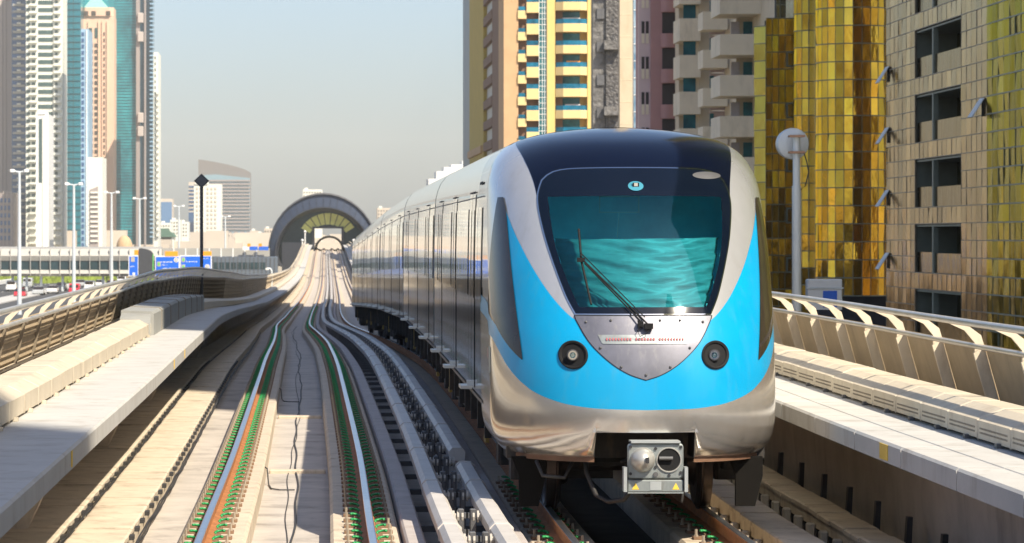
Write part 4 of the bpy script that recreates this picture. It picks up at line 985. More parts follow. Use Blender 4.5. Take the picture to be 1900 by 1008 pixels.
# ------------------------------------------------------------------ footbridge and concourse
M['fbwall'] = mat('pale ribbed cladding', (.38,.37,.34), .5, .2, var=.06, scale=.5)
M['fbglass'] = mat('dark strip glass', (.03,.06,.075), .1, .2, var=.3, scale=.4)
Y = 600; x0, x1 = wx(-60, Y), wx(300, Y)
t = thing('footbridge', 'long pale covered footbridge with a dark window strip over the highway', 'footbridge', ((x0+x1)/2, Y, GZ))
def hull(z0, z1, dy, m, name, yy=Y):
    q = MB(); q.loft([[(x, yy+a, wz(b, Y)) for a, b in ((0+dy, z0), (4-dy, z0), (4-dy, z1), (0+dy, z1))] for x in (x0, x1)]); return q.build(name, m, t)
q = MB(); q.loft([[(x, Y+a, wz(b, Y)) for a, b in ((0, 484), (4, 484), (4.4, 475), (3.6, 463), (2, 458), (.5, 462), (-.3, 475))] for x in (x0, x1)]); q.build('roof', M['fbwall'], t)
hull(501, 484.2, .15, M['fbglass'], 'window_strip')
q = MB(); q.loft([[(x, Y+a, wz(b, Y)) for a, b in ((0, 501.2), (-.25, 508), (.6, 513), (3.4, 513), (4, 501.2))] for x in (x0, x1)]); q.build('floor_beam', M['fbwall'], t)
k = 0; x = x0+.6
while x < x1: q = MB(); q.box((x-.06, Y-.34, wz(512, Y)), (x+.06, Y+.1, wz(462, Y))); q.build('frame_rib', M['handrail'], t); x += 1.75
for px in (22, 48, 75, 115, 190, 240): q = MB(); q.box((wx(px, Y)-.2, Y+1.5, GZ), (wx(px, Y)+.2, Y+2.2, wz(513.2, Y))); q.build('column', M['pole'], t)
Y = 650; x0, x1 = wx(285, Y), wx(515, Y)
t = thing('concourse_building', 'blue grey concourse building with dark windows left of the station arch', 'building', ((x0+x1)/2, Y, GZ))
M['conc'] = mat('blue grey cladding', (.14,.17,.21), .45, .3, var=.1, scale=.3)
q = MB(); q.box((x0, Y, GZ), (x1, Y+14, wz(477, Y))); q.build('wall', M['conc'], t)
q = MB(); q.box((wx(200, Y), Y+1, wz(476, Y)), (wx(500, Y), Y+9, wz(461, Y))); q.build('roof_canopy', M['fbwall'], t)
x = wx(396, Y)
for k in range(9): q = MB(); q.box((x, Y-.06, wz(500, Y)), (x+.95, Y+.0-.002, wz(487, Y))); q.build('window', M['fbglass'], t); x += 1.12
x = wx(290, Y)
for k in range(30): q = MB(); q.box((x-.05, Y-.15, wz(516, Y)), (x+.05, Y-.07, wz(478, Y))); q.build('cladding_fin', M['bracket'], t); x += .78
for px in range(300, 490, 22): q = MB(); q.box((wx(px, Y)-.12, Y+.9, wz(477, Y)), (wx(px, Y)+.12, Y+1.1, wz(461, Y))); q.build('canopy_post', M['white'], t)
t = thing('banner_row', 'row of small blue and orange hoardings on the concourse roof', 'hoarding', (wx(472, Y+12), Y+12, wz(466, Y)))
for k, (a, b, m_) in enumerate(((450, 462, 'white'), (463, 478, 'signblue'), (480, 498, 'signblue'))): q = MB(); q.bbox((wx(a, Y), Y-.4, wz(464.5, Y)), (wx(b, Y), Y-.2, wz(457.5, Y)), .02); q.build('hoarding_panel', M[m_], t)
for a in (459, 480): q = MB(); q.bbox((wx(a, Y), Y-.45, wz(457.5, Y)), (wx(a+6, Y), Y-.25, wz(452, Y)), .02); q.build('orange_tab', M['orange'], t)
t = thing('roof_dome', 'sand coloured dome beyond the footbridge roof', 'dome', (wx(231, 720), 720, GZ)); q = MB(); q.sphere((wx(231, 720), 720, wz(462, 720)), 1.75, 20, 14, (1, 1, 1.65))
q.box((wx(219, 720), 718.5, GZ), (wx(243, 720), 721.5, wz(461, 720))); q.build('dome', mat('sand render', (.50,.34,.20), .8), t, smooth='auto')

# ------------------------------------------------------------------ station
Y = 745; cxs = wx(600, Y); S = Y/FPX
M['shell'] = mat('blue grey station shell', (.035,.05,.085), .4, .3, var=.1, scale=.3)
M['shelldk'] = mat('dark shell edge', (.05,.055,.07), .4, .4)
M['gold_in'] = mat('yellow green fan glass', (.72,.74,.22), .25, var=.15, scale=.4, coat=.5)
M['dkteal'] = mat('dark teal glass', (.02,.05,.07), .12, .2, var=.2)
t = thing('metro_station', 'arched blue grey shell of the elevated station straddling the tracks', 'station', (cxs, Y, GZ))
def arc(w, ztop, zc, zb, y_, n=30, dx=0):
    out = []
    for k in range(n+1):
        a = math.pi*(-.16+1.32*k/n); zz_ = zc+(ztop-zc)*math.sin(a) if math.sin(a) > 0 else zc+(zc-zb)*math.sin(a)*1.0
        out.append((cxs+dx-w*math.cos(a) if True else 0, y_, zz_))
    return out
zc = wz(470, Y); 
q = MB(); a = arc(101*S, wz(360, Y), zc, wz(520, Y), Y); b = arc(101*S, wz(362, Y), zc, wz(520, Y), Y+90); q.loft([a, b], closed=False, caps=False)
c = arc(89*S, wz(385, Y), zc-.3, wz(518, Y), Y-.5); q.loft([c, a], closed=False, caps=False); q.build('shell_roof', M['shell'], t, smooth='auto')
q = MB(); q.loft([arc(90*S, wz(384, Y), zc-.3, wz(520, Y), Y-1.2), arc(88*S, wz(386, Y), zc-.3, wz(520, Y), Y-1.2), arc(83*S, wz(392, Y), zc-.3, wz(520, Y), Y+1)], closed=False, caps=False); q.build('arch_edge', M['shelldk'], t, smooth='auto')
q = MB(); q.loft([arc(103*S, wz(358, Y), zc, wz(520, Y), Y-.1), arc(100.5*S, wz(361, Y), zc, wz(520, Y), Y-.6)], closed=False, caps=False); q.build('outer_rim', M['bracket'], t, smooth='auto')
for k in range(3, 29):
    a0, a1 = a[k], c[k]; q = MB(); q.tube([(a0[0], a0[1]-.05, a0[2]+.01), (a1[0], a1[1]-.15, a1[2]+.01)], .04, 5); q.build('shell_seam', M['shelldk'], t)
gx = wx(611, Y)
q = MB(); fan_o = arc(80*S, wz(395, Y), zc, wz(520, Y), Y+6)
# gable: dark glass with a rectangular portal
def gable(y_):
    A = arc(84*S, wz(391, Y), zc-.3, wz(520, Y), y_, 36); q = MB()
    xl, xr, zt_, zb_ = wx(584, Y), wx(634, Y), wz(424, Y), wz(463, Y)
    for p0, p1 in zip(A, A[1:]):
        def inr(p): return (min(max(p[0], xl), xr), y_, max(min(p[2]-2, zt_), RZ(Y)-1.5))
        q.add([p0, p1, inr(p1), inr(p0)], [(0,1,2,3)])
    return q
gable(Y+5).build('gable_glazing', M['dkteal'], t)
for k in range(9):                                       # fan of yellow-green panes
    an0 = math.radians(150-k*13.3); an1 = an0-math.radians(11.6)
    R0, R1 = 44, 58; ex_ = 1.0
    def fp(r, an): return (wx(609+r*math.cos(an)*1.0, Y), Y+4.9, wz(452-r*math.sin(an)*.98, Y))
    q = MB(); q.loft([[fp(R0-8*math.sin((an0+an1)/2), an0), fp(R1, an0), fp(R1, an1), fp(R0-8*math.sin((an0+an1)/2), an1)], [(x_, y_+.1, z_) for x_, y_, z_ in [fp(R0-8*math.sin((an0+an1)/2), an0), fp(R1, an0), fp(R1, an1), fp(R0-8*math.sin((an0+an1)/2), an1)]]]); q.build('fan_pane', M['gold_in'], t)
q = MB()
xl, xr, zt_ = wx(584, Y), wx(634, Y), wz(424, Y)
q.box((xl-.5, Y+4.4, RZ(Y)-1), (xl, Y+5.4, zt_+.4)); q.box((xr, Y+4.4, RZ(Y)-1), (xr+.5, Y+5.4, zt_+.4)); q.box((xl, Y+4.4, zt_), (xr, Y+5.4, zt_+.4)); q.build('portal_frame', M['shelldk'], t)
q = MB(); q.box((wx(523, Y), Y+3, GZ), (wx(566, Y), Y+4, wz(450, Y))); q.build('side_wall', M['shelldk'], t)
q = MB(); q.box((wx(585, Y), Y+30, RZ(Y)+1.1), (wx(590, Y), Y+80, RZ(Y)+1.2)); q.build('platform', M['slab'], t)
# far carriages' track continues beyond: second arch seen through the portal
q = MB(); Yb = Y+88
q.loft([[(wx(611, Yb)+r*math.cos(a_), Yb+dy_, wz(462, Yb)+r*math.sin(a_)*.9) for a_ in [math.pi*k/16 for k in range(17)]] for r, dy_ in ((3.6, 0), (3.0, .2))], closed=False, caps=False); q.build('inner_arch', M['fbwall'], t)
for px in (561, 566, 656):
    Yp = 700; tt = thing('track_lamp', {561: 'white post with a round cap left of the tracks before the station, left one', 566: 'taller white post left of the tracks before the station', 656: 'white post right of the tracks before the station'}[px], 'lamp post', (wx(px, Yp), Yp, RZ(Yp)+.9), 'white posts before the station')
    q = MB(); zt_ = wz(430 if px == 566 else 446, Yp); q.tube([(wx(px, Yp), Yp, RZ(Yp)+.9), (wx(px, Yp), Yp, zt_)], .12, 8); q.build('post', M['white'], tt); q = MB(); q.sphere((wx(px, Yp), Yp, zt_), .28, 10, 8); q.build('cap', M['white'], tt)

# ------------------------------------------------------------------ gold mirror buildings on the right
def goldmat(name, col, rough=.09, tone=.45, met=.9, bump=.03, te=.45): 
    m = mat(name, col, rough, met, var=.12, scale=.6, tone=tone, bump=bump, bscale=1.1, wave=(1,1,.35)); m.node_tree.nodes['Principled BSDF'].inputs['Specular Tint'].default_value = (col[0]**te, col[1]**te, col[2]**te, 1); return m
M['bronze'] = goldmat('bronze mirror glass', (.43,.31,.17), .12, .5, .9, .035, .36)
M['gold'] = goldmat('gold mirror glass', (.76,.46,.055), .10, .6, .9, .05)
M['olive'] = goldmat('olive gold mirror glass', (.33,.26,.06), .10, .7, .9, .05, .42)
M['mull'] = mat('green grey mullion', (.20,.21,.16), .5, .3)
M['brmull'] = mat('bronze mullion', (.27,.21,.14), .5, .3)
M['interior'] = mat('dark interior', (.03,.028,.022), .9)
def facade(pts, z0, z1, row, m, mm, t, cols=None, skip=None, tilt=.025, off=.0, mw=.03, name='glass_facade'):
    # pts: plan polyline (outside on the left-hand side going along), one column per segment
    q = MB(); q.c = []; mu = MB()
    nr = max(1, round((z1-z0)/row)); rh = (z1-z0)/nr; r = 0
    for i in range(len(pts)-1):
        a, b = Vector((*pts[i], 0)), Vector((*pts[i+1], 0)); d = (b-a); L = d.length; d.normalize(); nrm = Vector((-d.y, d.x, 0))
        ct = random.random()
        for k in range(nr):
            za, zb = z0+k*rh, z0+(k+1)*rh
            if skip and skip((a+b)/2, (za+zb)/2): continue
            tx, tz = random.gauss(0, tilt), random.gauss(0, tilt)
            c = (a+b)/2
            vs = []
            for e, zz_ in ((-1, za+.02), (1, za+.02), (1, zb-.02), (-1, zb-.02)):
                o_ = nrm*(tx*e*L/2+tz*(zz_-(za+zb)/2)); vs.append((c+d*e*(L/2-.012)+o_)+Vector((0,0,zz_)))
            q.add(vs, [(0,1,2,3)]); q.c.append(min(1, max(0, .72*ct+.22*random.random()+.35*(random.random()**6))))
        runs = []; k = 0                                # vertical mullion, broken where a balcony opens
        while k < nr:
            if skip and skip((a+b)/2, z0+(k+.5)*rh) and skip((a-d*.5), z0+(k+.5)*rh): k += 1; continue
            k1 = k
            while k1 < nr and not (skip and skip((a+b)/2, z0+(k1+.5)*rh) and skip((a-d*.5), z0+(k1+.5)*rh)): k1 += 1
            runs.append((z0+k*rh, z0+k1*rh)); k = k1
        for za, zb in runs: mu.loft([[a-nrm*.06+Vector((0,0,z_)), a+nrm*.008+Vector((0,0,z_)), a+nrm*.008+d*.03+Vector((0,0,z_)), a-nrm*.06+d*.03+Vector((0,0,z_))] for z_ in (za, zb)])
    for k in range(nr+1):
        zz_ = z0+k*rh
        for i in range(len(pts)-1):
            a, b = Vector((*pts[i], 0)), Vector((*pts[i+1], 0)); d = (b-a).normalized(); nrm = Vector((-d.y, d.x, 0))
            if skip and (skip((a+b)/2, zz_-.1) and skip((a+b)/2, zz_+.1)): continue
            mu.loft([[p_-nrm*.06+Vector((0,0,zz_-mw)), p_+nrm*.02+Vector((0,0,zz_-mw)), p_+nrm*.02+Vector((0,0,zz_+mw)), p_-nrm*.06+Vector((0,0,zz_+mw))] for p_ in (a, b)])
    q.build(name, m, t); mu.build('mullions', mm, t)
# R1: long facade parallel to the track (faces -X). plan polyline must run so that the outside (-X) is on the left: going +Y
XF = 30.0
t = thing('bronze_glass_building', 'long bronze mirror glass building with recessed balconies at the right edge', 'building', (XF+8, 110, GZ))
ZB = [5.6+3.15*k for k in (-2, -1, 0, 1, 2, 3)]
def isopen(c, z):
    if not (154.4 < c.y < 166.0): return False
    for zc_ in ZB:
        if -1.6 < z-zc_ < .8: return True
    return False
rowz = .9
NB = 46
def ptsY(a, b, n): return [(XF, a+(b-a)*k/n) for k in range(n+1)]
facade(ptsY(148.4, 174, 22), -7, 23.7125, .7875, M['bronze'], M['brmull'], t, skip=isopen, tilt=.012, mw=.02)
facade(ptsY(118, 148.4, 26), -7, 23.7125, .7875, M['olive'], M['mull'], t)
# coarser cladding for the parts out of the picture
facade(ptsY(14, 118, 26), -7, 86, 3.6, M['olive'], M['mull'], t); facade(ptsY(118, 174, 14), 23.73, 86, 3.6, M['bronze'], M['mull'], t)
facade([(XF+k*2, 174) for k in range(0, 11)], -7, 86, 3.6, M['bronze'], M['mull'], t)
q = MB(); q.box((XF+2.2, 14.2, GZ), (XF+20, 173.8, 86)); q.build('core', M['interior'], t)
q = MB(); q.box((XF+.1, 14.2, GZ), (XF+2.2, 152.5, 86)); q.box((XF+.1, 167.5, GZ), (XF+2.2, 173.8, 86)); q.box((XF+.1, 152.5, 15.6), (XF+2.2, 167.5, 86)); q.build('inner_wall', M['interior'], t)
M['parap'] = M['bronze']
for zc_ in ZB:
    b = MB(); b.box((XF+.1, 154.2, zc_-1.72), (XF+2.1, 166.2, zc_-1.58)); b.box((XF+.1, 154.2, zc_+.65), (XF+2.1, 166.2, zc_+.74)); b.box((XF+.12, 154.2, zc_-1.58), (XF+2.1, 154.4, zc_+.65)); b.box((XF+.12, 166.05, zc_-1.58), (XF+2.1, 166.2, zc_+.65)); b.box((XF+.05, 161.3, zc_-1.58), (XF+.3, 161.6, zc_+.65))
    bb = b.build('balcony', M['mull'], t)
    b = MB(); b.box((XF+.15, 154.4, zc_-1.57), (XF+.18, 161.3, zc_-.62)); b.box((XF+.15, 161.6, zc_-1.57), (XF+.18, 166.05, zc_-.58)); b.build('balcony_panel', M['bronze'], bb)
    b = MB(); b.box((XF+2.0, 155, zc_-.8), (XF+2.05, 158, zc_+.6)); b.box((XF+2.0, 162, zc_-.8), (XF+2.05, 165.5, zc_+.6)); b.build('balcony_glazing', M['olive'], bb)
b = MB(); b.bbox((XF+.5, 155.0, 5.6-.30), (XF+.9, 155.8, 5.6+.17), .02); b.cyl((XF+.49, 155.4, 5.55), .17, .03, 'x', 16); b.build('air_conditioner', M['white'], t)
for (y_, zl) in [(173.4, z_) for z_ in (10.8, 7.7, 4.5, 1.3)]+[(149.3, 8.2), (149.0, 14.0)]:
    b = MB(); b.loft([[(XF-.06, y_-.5, zl+.5), (XF-.02, y_-.5, zl+.5), (XF-.55, y_-.5, zl-.35), (XF-.60, y_-.5, zl-.33)], [(XF-.06, y_+.5, zl+.5), (XF-.02, y_+.5, zl+.5), (XF-.55, y_+.5, zl-.35), (XF-.60, y_+.5, zl-.33)]]); o_ = b.build('hinged_window', M['white'], t)
    b = MB(); b.box((XF-.05, y_-.45, zl-.3), (XF-.043, y_+.1, zl+.45)); b.build('window_opening', M['interior'], o_)
def bay(cx_, cy_, r, a0, a1, n): return [(cx_+r*math.cos(math.radians(a0+(a1-a0)*k/n)), cy_+r*math.sin(math.radians(a0+(a1-a0)*k/n))) for k in range(n+1)]
# R2-R3: rounded gold bays. outside on the left when going clockwise -> angles falling
t = thing('gold_glass_tower', 'gold mirror glass tower with a rounded bay left of the bronze building', 'building', (30, 190, GZ))
Yb = 187; facade(bay(wx(1583, Yb), Yb, 2.05, 330, 150, 13), wz(548, Yb), 80, .98, M['gold'], M['mull'], t, name='rounded_bay')
Yc_ = 196; facade(bay(wx(1508, Yc_), Yc_+.6, 1.0, 300, 160, 6), -7, 80, .98, M['gold'], M['mull'], t, name='narrow_bay')
q = MB(); q.prism([(wx(1517, Yb), Yb+.5), (wx(1650, Yb), Yb+.5), (50, Yb+4), (50, Yb+30), (31, Yb+30), (29.6, Yb+12)], GZ, 79.5); q.build('core', M['olive'], t)
q = MB(); q.prism([(wx(1519, Yb), Yb+.2), (wx(1645, Yb), Yb+.2), (wx(1645, Yb), Yb+.45), (wx(1519, Yb), Yb+.45)], GZ, wz(549, Yb)); q.build('dark_base', M['shelldk'], t)
t = thing('low_gold_block', 'lower gold mirror glass block, its top just below the beige balconies', 'building', (30, 212, GZ))
Yd = 212; zt_ = wz(34, Yd)
x_ = [wx(a_, Yd) for a_ in (1421, 1433, 1445, 1457, 1469, 1480)]
facade([(xx, Yd) for xx in reversed(x_)], -7, zt_, 1.08, M['gold'], M['mull'], t, name='front_facade')
facade([(wx(1421, Yd), Yd), (wx(1404, Yd)+.0, Yd+1.2)], -7, wz(48, Yd), 1.08, M['olive'], M['mull'], t, name='side_facade')
q = MB(); q.box((x_[0]+.08, Yd+.1, GZ), (x_[-1]+4, Yd+1.2, zt_-.1)); q.build('core', M['interior'], t)
q = MB(); q.box((wx(1422, Yd+1), Yd+1.3, GZ), (wx(1405, Yd+2)+.1, Yd+3, wz(50, Yd))); q.build('side_core', M['interior'], t)
for py in (110, 205, 305, 400, 492): b = MB(); c_ = at(1466, py, Yd-.1); b.box((c_.x-.25, Yd-.14, c_.z-.5), (c_.x+.2, Yd-.1, c_.z+.5)); o_ = b.build('window', M['mull'], t); b = MB(); b.box((c_.x-.14, Yd-.16, c_.z-.38), (c_.x+.1, Yd-.142, c_.z+.38)); b.build('pane', M['gold'], o_)
t = thing('silver_glass_block', 'grey green glass block rising behind the low gold block', 'building', (32, 232, GZ)); M['greyglass'] = goldmat('grey green glass', (.34,.40,.38), .12, .5)
facade([(wx(a_, 232), 232) for a_ in (1484, 1472, 1460, 1448, 1440)], -7, 24, 1.1, M['greyglass'], M['mull'], t); q = MB(); q.box((wx(1441, 232), 232.1, GZ), (wx(1484, 232)+3, 233, 23.8)); q.build('core', M['interior'], t)

# ------------------------------------------------------------------ balcony blocks behind
M['beige'] = mat('beige render', (.66,.56,.40), .85, var=.06, scale=.6, dirt=((.28,.23,.16), .5, .5))
M['beige2'] = mat('pale beige parapet', (.78,.68,.51), .85, var=.06, scale=.6, dirt=((.36,.30,.2), .5, .7))
M['tealglass'] = mat('teal window glass', (.02,.14,.17), .12, .2, var=.4, scale=.8)
M['mauve'] = mat('mauve render', (.44,.25,.235), .85, var=.06, scale=.5)
M['pinkr'] = mat('pink render', (.66,.52,.50), .85, var=.05, scale=.5)
M['void'] = mat('shaded room', (.06,.05,.045), .9)
M['curtain'] = mat('curtain', (.55,.5,.5), .8)
t = thing('beige_balcony_block', 'beige apartment block with stacked deep balconies between mauve and gold', 'building', (36, 280, GZ))
q = MB(); q.box((35.9, 250, GZ), (52, 302, 34)); q.build('wall', M['beige'], t)  # near end extended out of view to keep the balconies in shade
def box_balc(x0, x1, Y0_, Y1_, zb, hp, t, m, wm='beige'):
    th = .15
    b = MB(); b.box((x0, Y0_, zb), (x1, Y0_+th, zb+hp)); b.box((x0, Y0_+th, zb), (x0+th, Y1_, zb+hp)); b.box((x0+th, Y0_+th, zb), (x1, Y1_, zb+.18))
    return b.build('balcony', m, t)
fl = 3.2
for k in range(-3, 10):
    zb = wz(178, 265)+k*fl                    # right column
    if zb > 30: break
    x0_, x1_ = wx(1336, 265), wx(1412, 265)
    bb = box_balc(x0_, x1_+1.0, 265, 271, zb, 1.62, t, M['beige2']); q = MB(); q.box((x0_+1.9, 270.0, zb+.2), (x1_+1.5, 270.1, zb+fl)); q.build('room_wall', M['beige'], bb)
    q = MB(); q.box((wx(1385, 268), 269.9, zb+.2), (wx(1402, 268), 269.97, zb+fl-.3)); q.build('balcony_door', M['tealglass'], bb); q = MB(); q.box((wx(1362, 268), 269.9, zb+.2), (wx(1378, 268), 269.96, zb+fl-.3)); q.build('curtain', M['curtain'], bb)
    zb = wz(197, 284)+k*fl; x0_, x1_ = wx(1304, 284), wx(1350, 284)
    bb = box_balc(x0_, x1_, 284, 287.5, zb, 1.5, t, M['beige2']); q = MB(); q.box((x0_+1.0, 287.6, zb-.2), (x1_+.5, 287.7, zb+fl-.3)); q.build('room_wall', M['pinkr'], bb); q = MB(); q.box((x0_+1.0, 287.5, zb+.3), (x0_+1.35, 287.58, zb+fl-.5)); q.build('balcony_door', M['tealglass'], bb)
    zb = wz(212, 296)+k*fl; x0_, x1_ = wx(1261, 296), wx(1300, 296)
    bb = box_balc(x0_, x1_, 296, 301, zb, 1.95, t, M['beige2']); q = MB(); q.box((x0_+.45, 297.1, zb+1.7), (x1_-.3, 297.2, zb+fl+.1)); q.build('window', M['tealglass'], bb)
q = MB(); q.box((wx(1298, 297), 297.3, GZ), (36.2, 302, 34)); q.box((wx(1262, 300), 301, GZ), (36.2, 304, 34)); q.build('side_wall', M['beige'], t)
t = thing('mauve_block', 'mauve and pink apartment block with small rounded balconies', 'building', (34, 310, GZ))
Ym = 306; xa = wx(1208, Ym); q = MB(); q.box((xa, Ym, GZ), (xa+4.0, Ym+14, 36)); q.build('wall', M['mauve'], t)
q = MB(); q.box((xa-1.05, Ym+.6, GZ), (xa-.003, Ym+1.4, 36)); q.build('pink_wall', M['pinkr'], t)
for k in range(-2, 10):
    zb = wz(76, Ym)-3.2*2+k*3.2-.6
    if zb > 30: break
    q = MB(); xc = wx(1239, Ym); q.loft([[(xc+.62*math.cos(a_), Ym-.62*math.sin(a_)*.9, z_) for a_ in [math.pi*i/10 for i in range(11)]] for z_ in (zb, zb+1.25)]); bb = q.build('balcony', M['mauve'], t)
    q = MB(); q.box((xc-.5, Ym-.03, zb+1.25), (xc+.75, Ym+.0-.002, zb+3.15)); q.build('opening', M['void'], bb)
    for u in (1191.5, 1199.5): q = MB(); q.box((wx(u, Ym), Ym+.57, zb+.4), (wx(u+5.5, Ym), Ym+.6-.002, zb+2.4)); o_ = q.build('window', M['void'], t); q = MB(); q.box((wx(u, Ym), Ym+.54, zb+.4), (wx(u+5.5, Ym), Ym+.568, zb+1.3)); q.build('shutter', M['beige2'], o_)
q = MB(); q.box((wx(1252, Ym), Ym-.02, GZ), (wx(1262, Ym), Ym-.002, 36)); q.build('corner_strip', M['pinkr'], t)
t = thing('blue_glass_strip', 'narrow blue glass tower between beige shaft and pink wall', 'building', (40, 400, GZ)); q = MB(); q.box((wx(1176, 400), 400, GZ), (wx(1196, 400), 401.5, 42)); q.build('wall', mat('blue patchy glass', (.04,.16,.30), .12, .2, var=.1, scale=.4, col2=(.45,.55,.62)), t)
for k in range(12): q = MB(); q.box((wx(1176, 400), 399.9, wz(240, 400)+k*2.0), (wx(1192, 400), 400-.002, wz(240, 400)+k*2.0+.1)); q.build('floor_band', M['white'], t)
t = thing('beige_shaft_tower', 'plain beige tower shaft right of the dark lattice tower', 'tower', (40, 420, GZ)); q = MB(); q.box((wx(1150, 420), 420, GZ), (wx(1180, 420), 422, 105)); q.build('wall', mat('sandy render', (.50,.42,.30), .85, var=.08, scale=.4, dirt=((.36,.27,.16), .6, .4)), t)
for k in range(40): q = MB(); q.box((wx(1150, 420), 419.97, -5+k*2.7), (wx(1177, 420), 420-.002, -4.94+k*2.7)); q.build('joint_line', M['beige'], t)
t = thing('lattice_tower', 'dark grey tower with a rough lattice face and projecting brackets', 'tower', (44, 470, GZ)); Yl = 470
M['lat'] = mat('shadow grey cladding', (.13,.125,.12), .6, .2, var=.5, scale=.8, bump=.3, bscale=1.2)  # dark tone puts the shadow lying on this tower into the colour
M['latlt'] = mat('lattice cladding', (.16,.15,.14), .5, .2, var=.1, scale=1.8, col2=(.03,.03,.035), bump=.3, bscale=2.5)
q = MB(); q.box((wx(1100, Yl), Yl, GZ), (wx(1156, Yl), Yl+3, 70)); q.build('wall', M['lat'], t)
q = MB(); q.box((wx(1124, Yl), Yl-.5, GZ), (wx(1150, Yl), Yl-.002, 70)); q.build('lattice_face', M['latlt'], t)
for k in range(13): q = MB(); q.box((wx(1107, Yl), Yl-.3, -4+k*4.6), (wx(1121, Yl), Yl-.004, -2.6+k*4.6)); q.build('ledge', M['bracket'], t)
for k in range(8): z_ = wz(215, Yl)+(k-2)*9.1; q = MB(); q.box((wx(1119, Yl), Yl-2, z_), (wx(1150, Yl), Yl-.52, z_+1.2)); q.build('bracket', M['lat'], t)

# yellow tower
Yy = 515; t = thing('yellow_balcony_tower', 'yellow apartment tower with curved balconies and a glazed stair strip', 'tower', (38, Yy, GZ))
M['yel'] = mat('sunlit yellow render', (.66,.47,.17), .85, var=.05, scale=.3)
M['tan'] = mat('tan render', (.50,.33,.18), .85, var=.08, scale=.3, bump=.02, bscale=4)
M['brown'] = mat('brown render', (.20,.12,.08), .85, var=.1, scale=.3)
M['must'] = mat('mustard render', (.46,.34,.07), .8, var=.08, scale=.3)
M['balc'] = mat('cream balcony', (.66,.50,.24), .85, var=.05, scale=.3)
M['bluerail'] = mat('blue glass rail', (.01,.13,.22), .15, .1, var=.5, scale=.6)
ZT = 46
q = MB(); q.box((wx(1015, Yy), Yy, GZ), (wx(1030, Yy), Yy+14, ZT)); q.box((wx(1090, Yy), Yy, GZ), (wx(1107, Yy), Yy+14, ZT)); q.box((wx(1030, Yy), Yy+1.8, GZ), (wx(1090, Yy), Yy+14, ZT)); q.build('wall', M['yel'], t)
q = MB(); q.box((wx(935, Yy), Yy+.4, GZ), (wx(962, Yy), Yy+14, ZT)); q.box((wx(962, Yy), Yy+1.6, GZ), (wx(1000, Yy), Yy+14, ZT)); q.build('tan_wall', M['tan'], t)
q = MB(); q.box((wx(1000, Yy), Yy+.3, GZ), (wx(1015, Yy), Yy+10, ZT)); q.build('stair_glazing', M['tealglass'], t)
q = MB()
for u in (1000, 1006, 1010.5, 1014.2): q.box((wx(u, Yy), Yy+.2, GZ), (wx(u+.9, Yy), Yy+.298, ZT))
for k in range(60): q.box((wx(1001, Yy), Yy+.21, -6+k*.85), (wx(1014, Yy), Yy+.297, -5.92+k*.85))
q.build('glazing_bars', M['white'], t)
for k in range(-1, 14):
    zb = wz(180, Yy)+(k-1)*3.28
    if zb+3.3 > ZT: break
    xc = wx(1060, Yy); w = wx(1089, Yy)-xc
    pl = [(xc-w, Yy+1.7), (xc-w, Yy-.1), (xc-w*.55, Yy-1.0), (xc+w*.55, Yy-1.0), (xc+w, Yy-.1), (xc+w, Yy+1.7)]
    q = MB(); q.prism(pl, zb, zb+1.25); bb = q.build('balcony', M['balc'], t)
    pl2 = [(xc-w*.98, Yy+1.6), (xc-w*.98, Yy-.07), (xc-w*.54, Yy-.95), (xc+w*.54, Yy-.95), (xc+w*.98, Yy-.07), (xc+w*.98, Yy+1.6)]
    q = MB(); q.loft([[(a_, b_, z_) for a_, b_ in pl2] for z_ in (zb+1.252, zb+1.95)], closed=False, caps=False); q.build('glass_rail', M['bluerail'], bb)
    q = MB(); q.box((xc-w*.55, Yy+1.72, zb+1.3), (xc+w*.6, Yy+1.78, zb+3.2)); q.build('balcony_door', M['tealglass'], bb)
    if k % 2 == 0: q = MB(); q.bbox((xc+w*random.uniform(-.7,.2), Yy+.2, zb+1.3), (xc+w*random.uniform(.25,.6), Yy+.4, zb+2.2), .02); q.build('laundry', M[('orange' if k % 4 else 'curtain')], bb)
    z2 = zb-.35
    q = MB(); q.box((wx(977, Yy), Yy-.2, z2), (wx(999.5, Yy), Yy+1.6, z2+1.6)); bb = q.build('balcony', M['balc'], t); q = MB(); q.box((wx(977, Yy), Yy-.17, z2+1.6), (wx(999, Yy), Yy-.1, z2+2.3)); q.build('glass_rail', M['bluerail'], bb)
    q = MB(); q.box((wx(961, Yy), Yy+.1, z2-.9), (wx(977, Yy), Yy+1.6, z2+.35)); bb = q.build('balcony', M['balc'], t); q = MB(); q.box((wx(962, Yy), Yy+.12, z2+.352), (wx(975, Yy), Yy+.2, z2+.95)); q.build('glass_rail', M['bluerail'], bb)
t = thing('brown_side_block', 'dark brown and mustard block receding at the left of the yellow tower', 'building', (31, 560, GZ))
Xs = wx(935, Yy)
ya = lambda px: Xs*FPX/(px-VPX)
q = MB(); q.box((Xs+.003, ya(934.5)+.5, GZ), (Xs+9, ya(913), 46)); q.build('brown_wall', M['brown'], t)
q = MB(); q.box((Xs+.6, ya(913)+.01, GZ), (Xs+9, ya(897), 46)); q.build('window_bay_wall', M['fbwall'], t)
for k in range(14):
    q = MB(); q.box((Xs-.05, ya(913)+.6, -4+k*3.5), (Xs+.59, ya(897), -2.6+k*3.5)); q.build('bay_balcony', M['brown'], t)
q = MB(); q.box((Xs-.003, ya(897)+.01, GZ), (Xs+9, ya(871), 48)); q.build('mustard_wall', M['must'], t)
q = MB(); q.box((Xs-.4, ya(897)+2, wz(285, 600)-.5), (Xs+3, ya(871), wz(275, 600)-.2)); q.build('ledge', M['tan'], t)
q = MB(); q.box((Xs, ya(871)+.01, GZ), (Xs+9, ya(859), 50)); q.build('grey_wall', M['conc'], t)
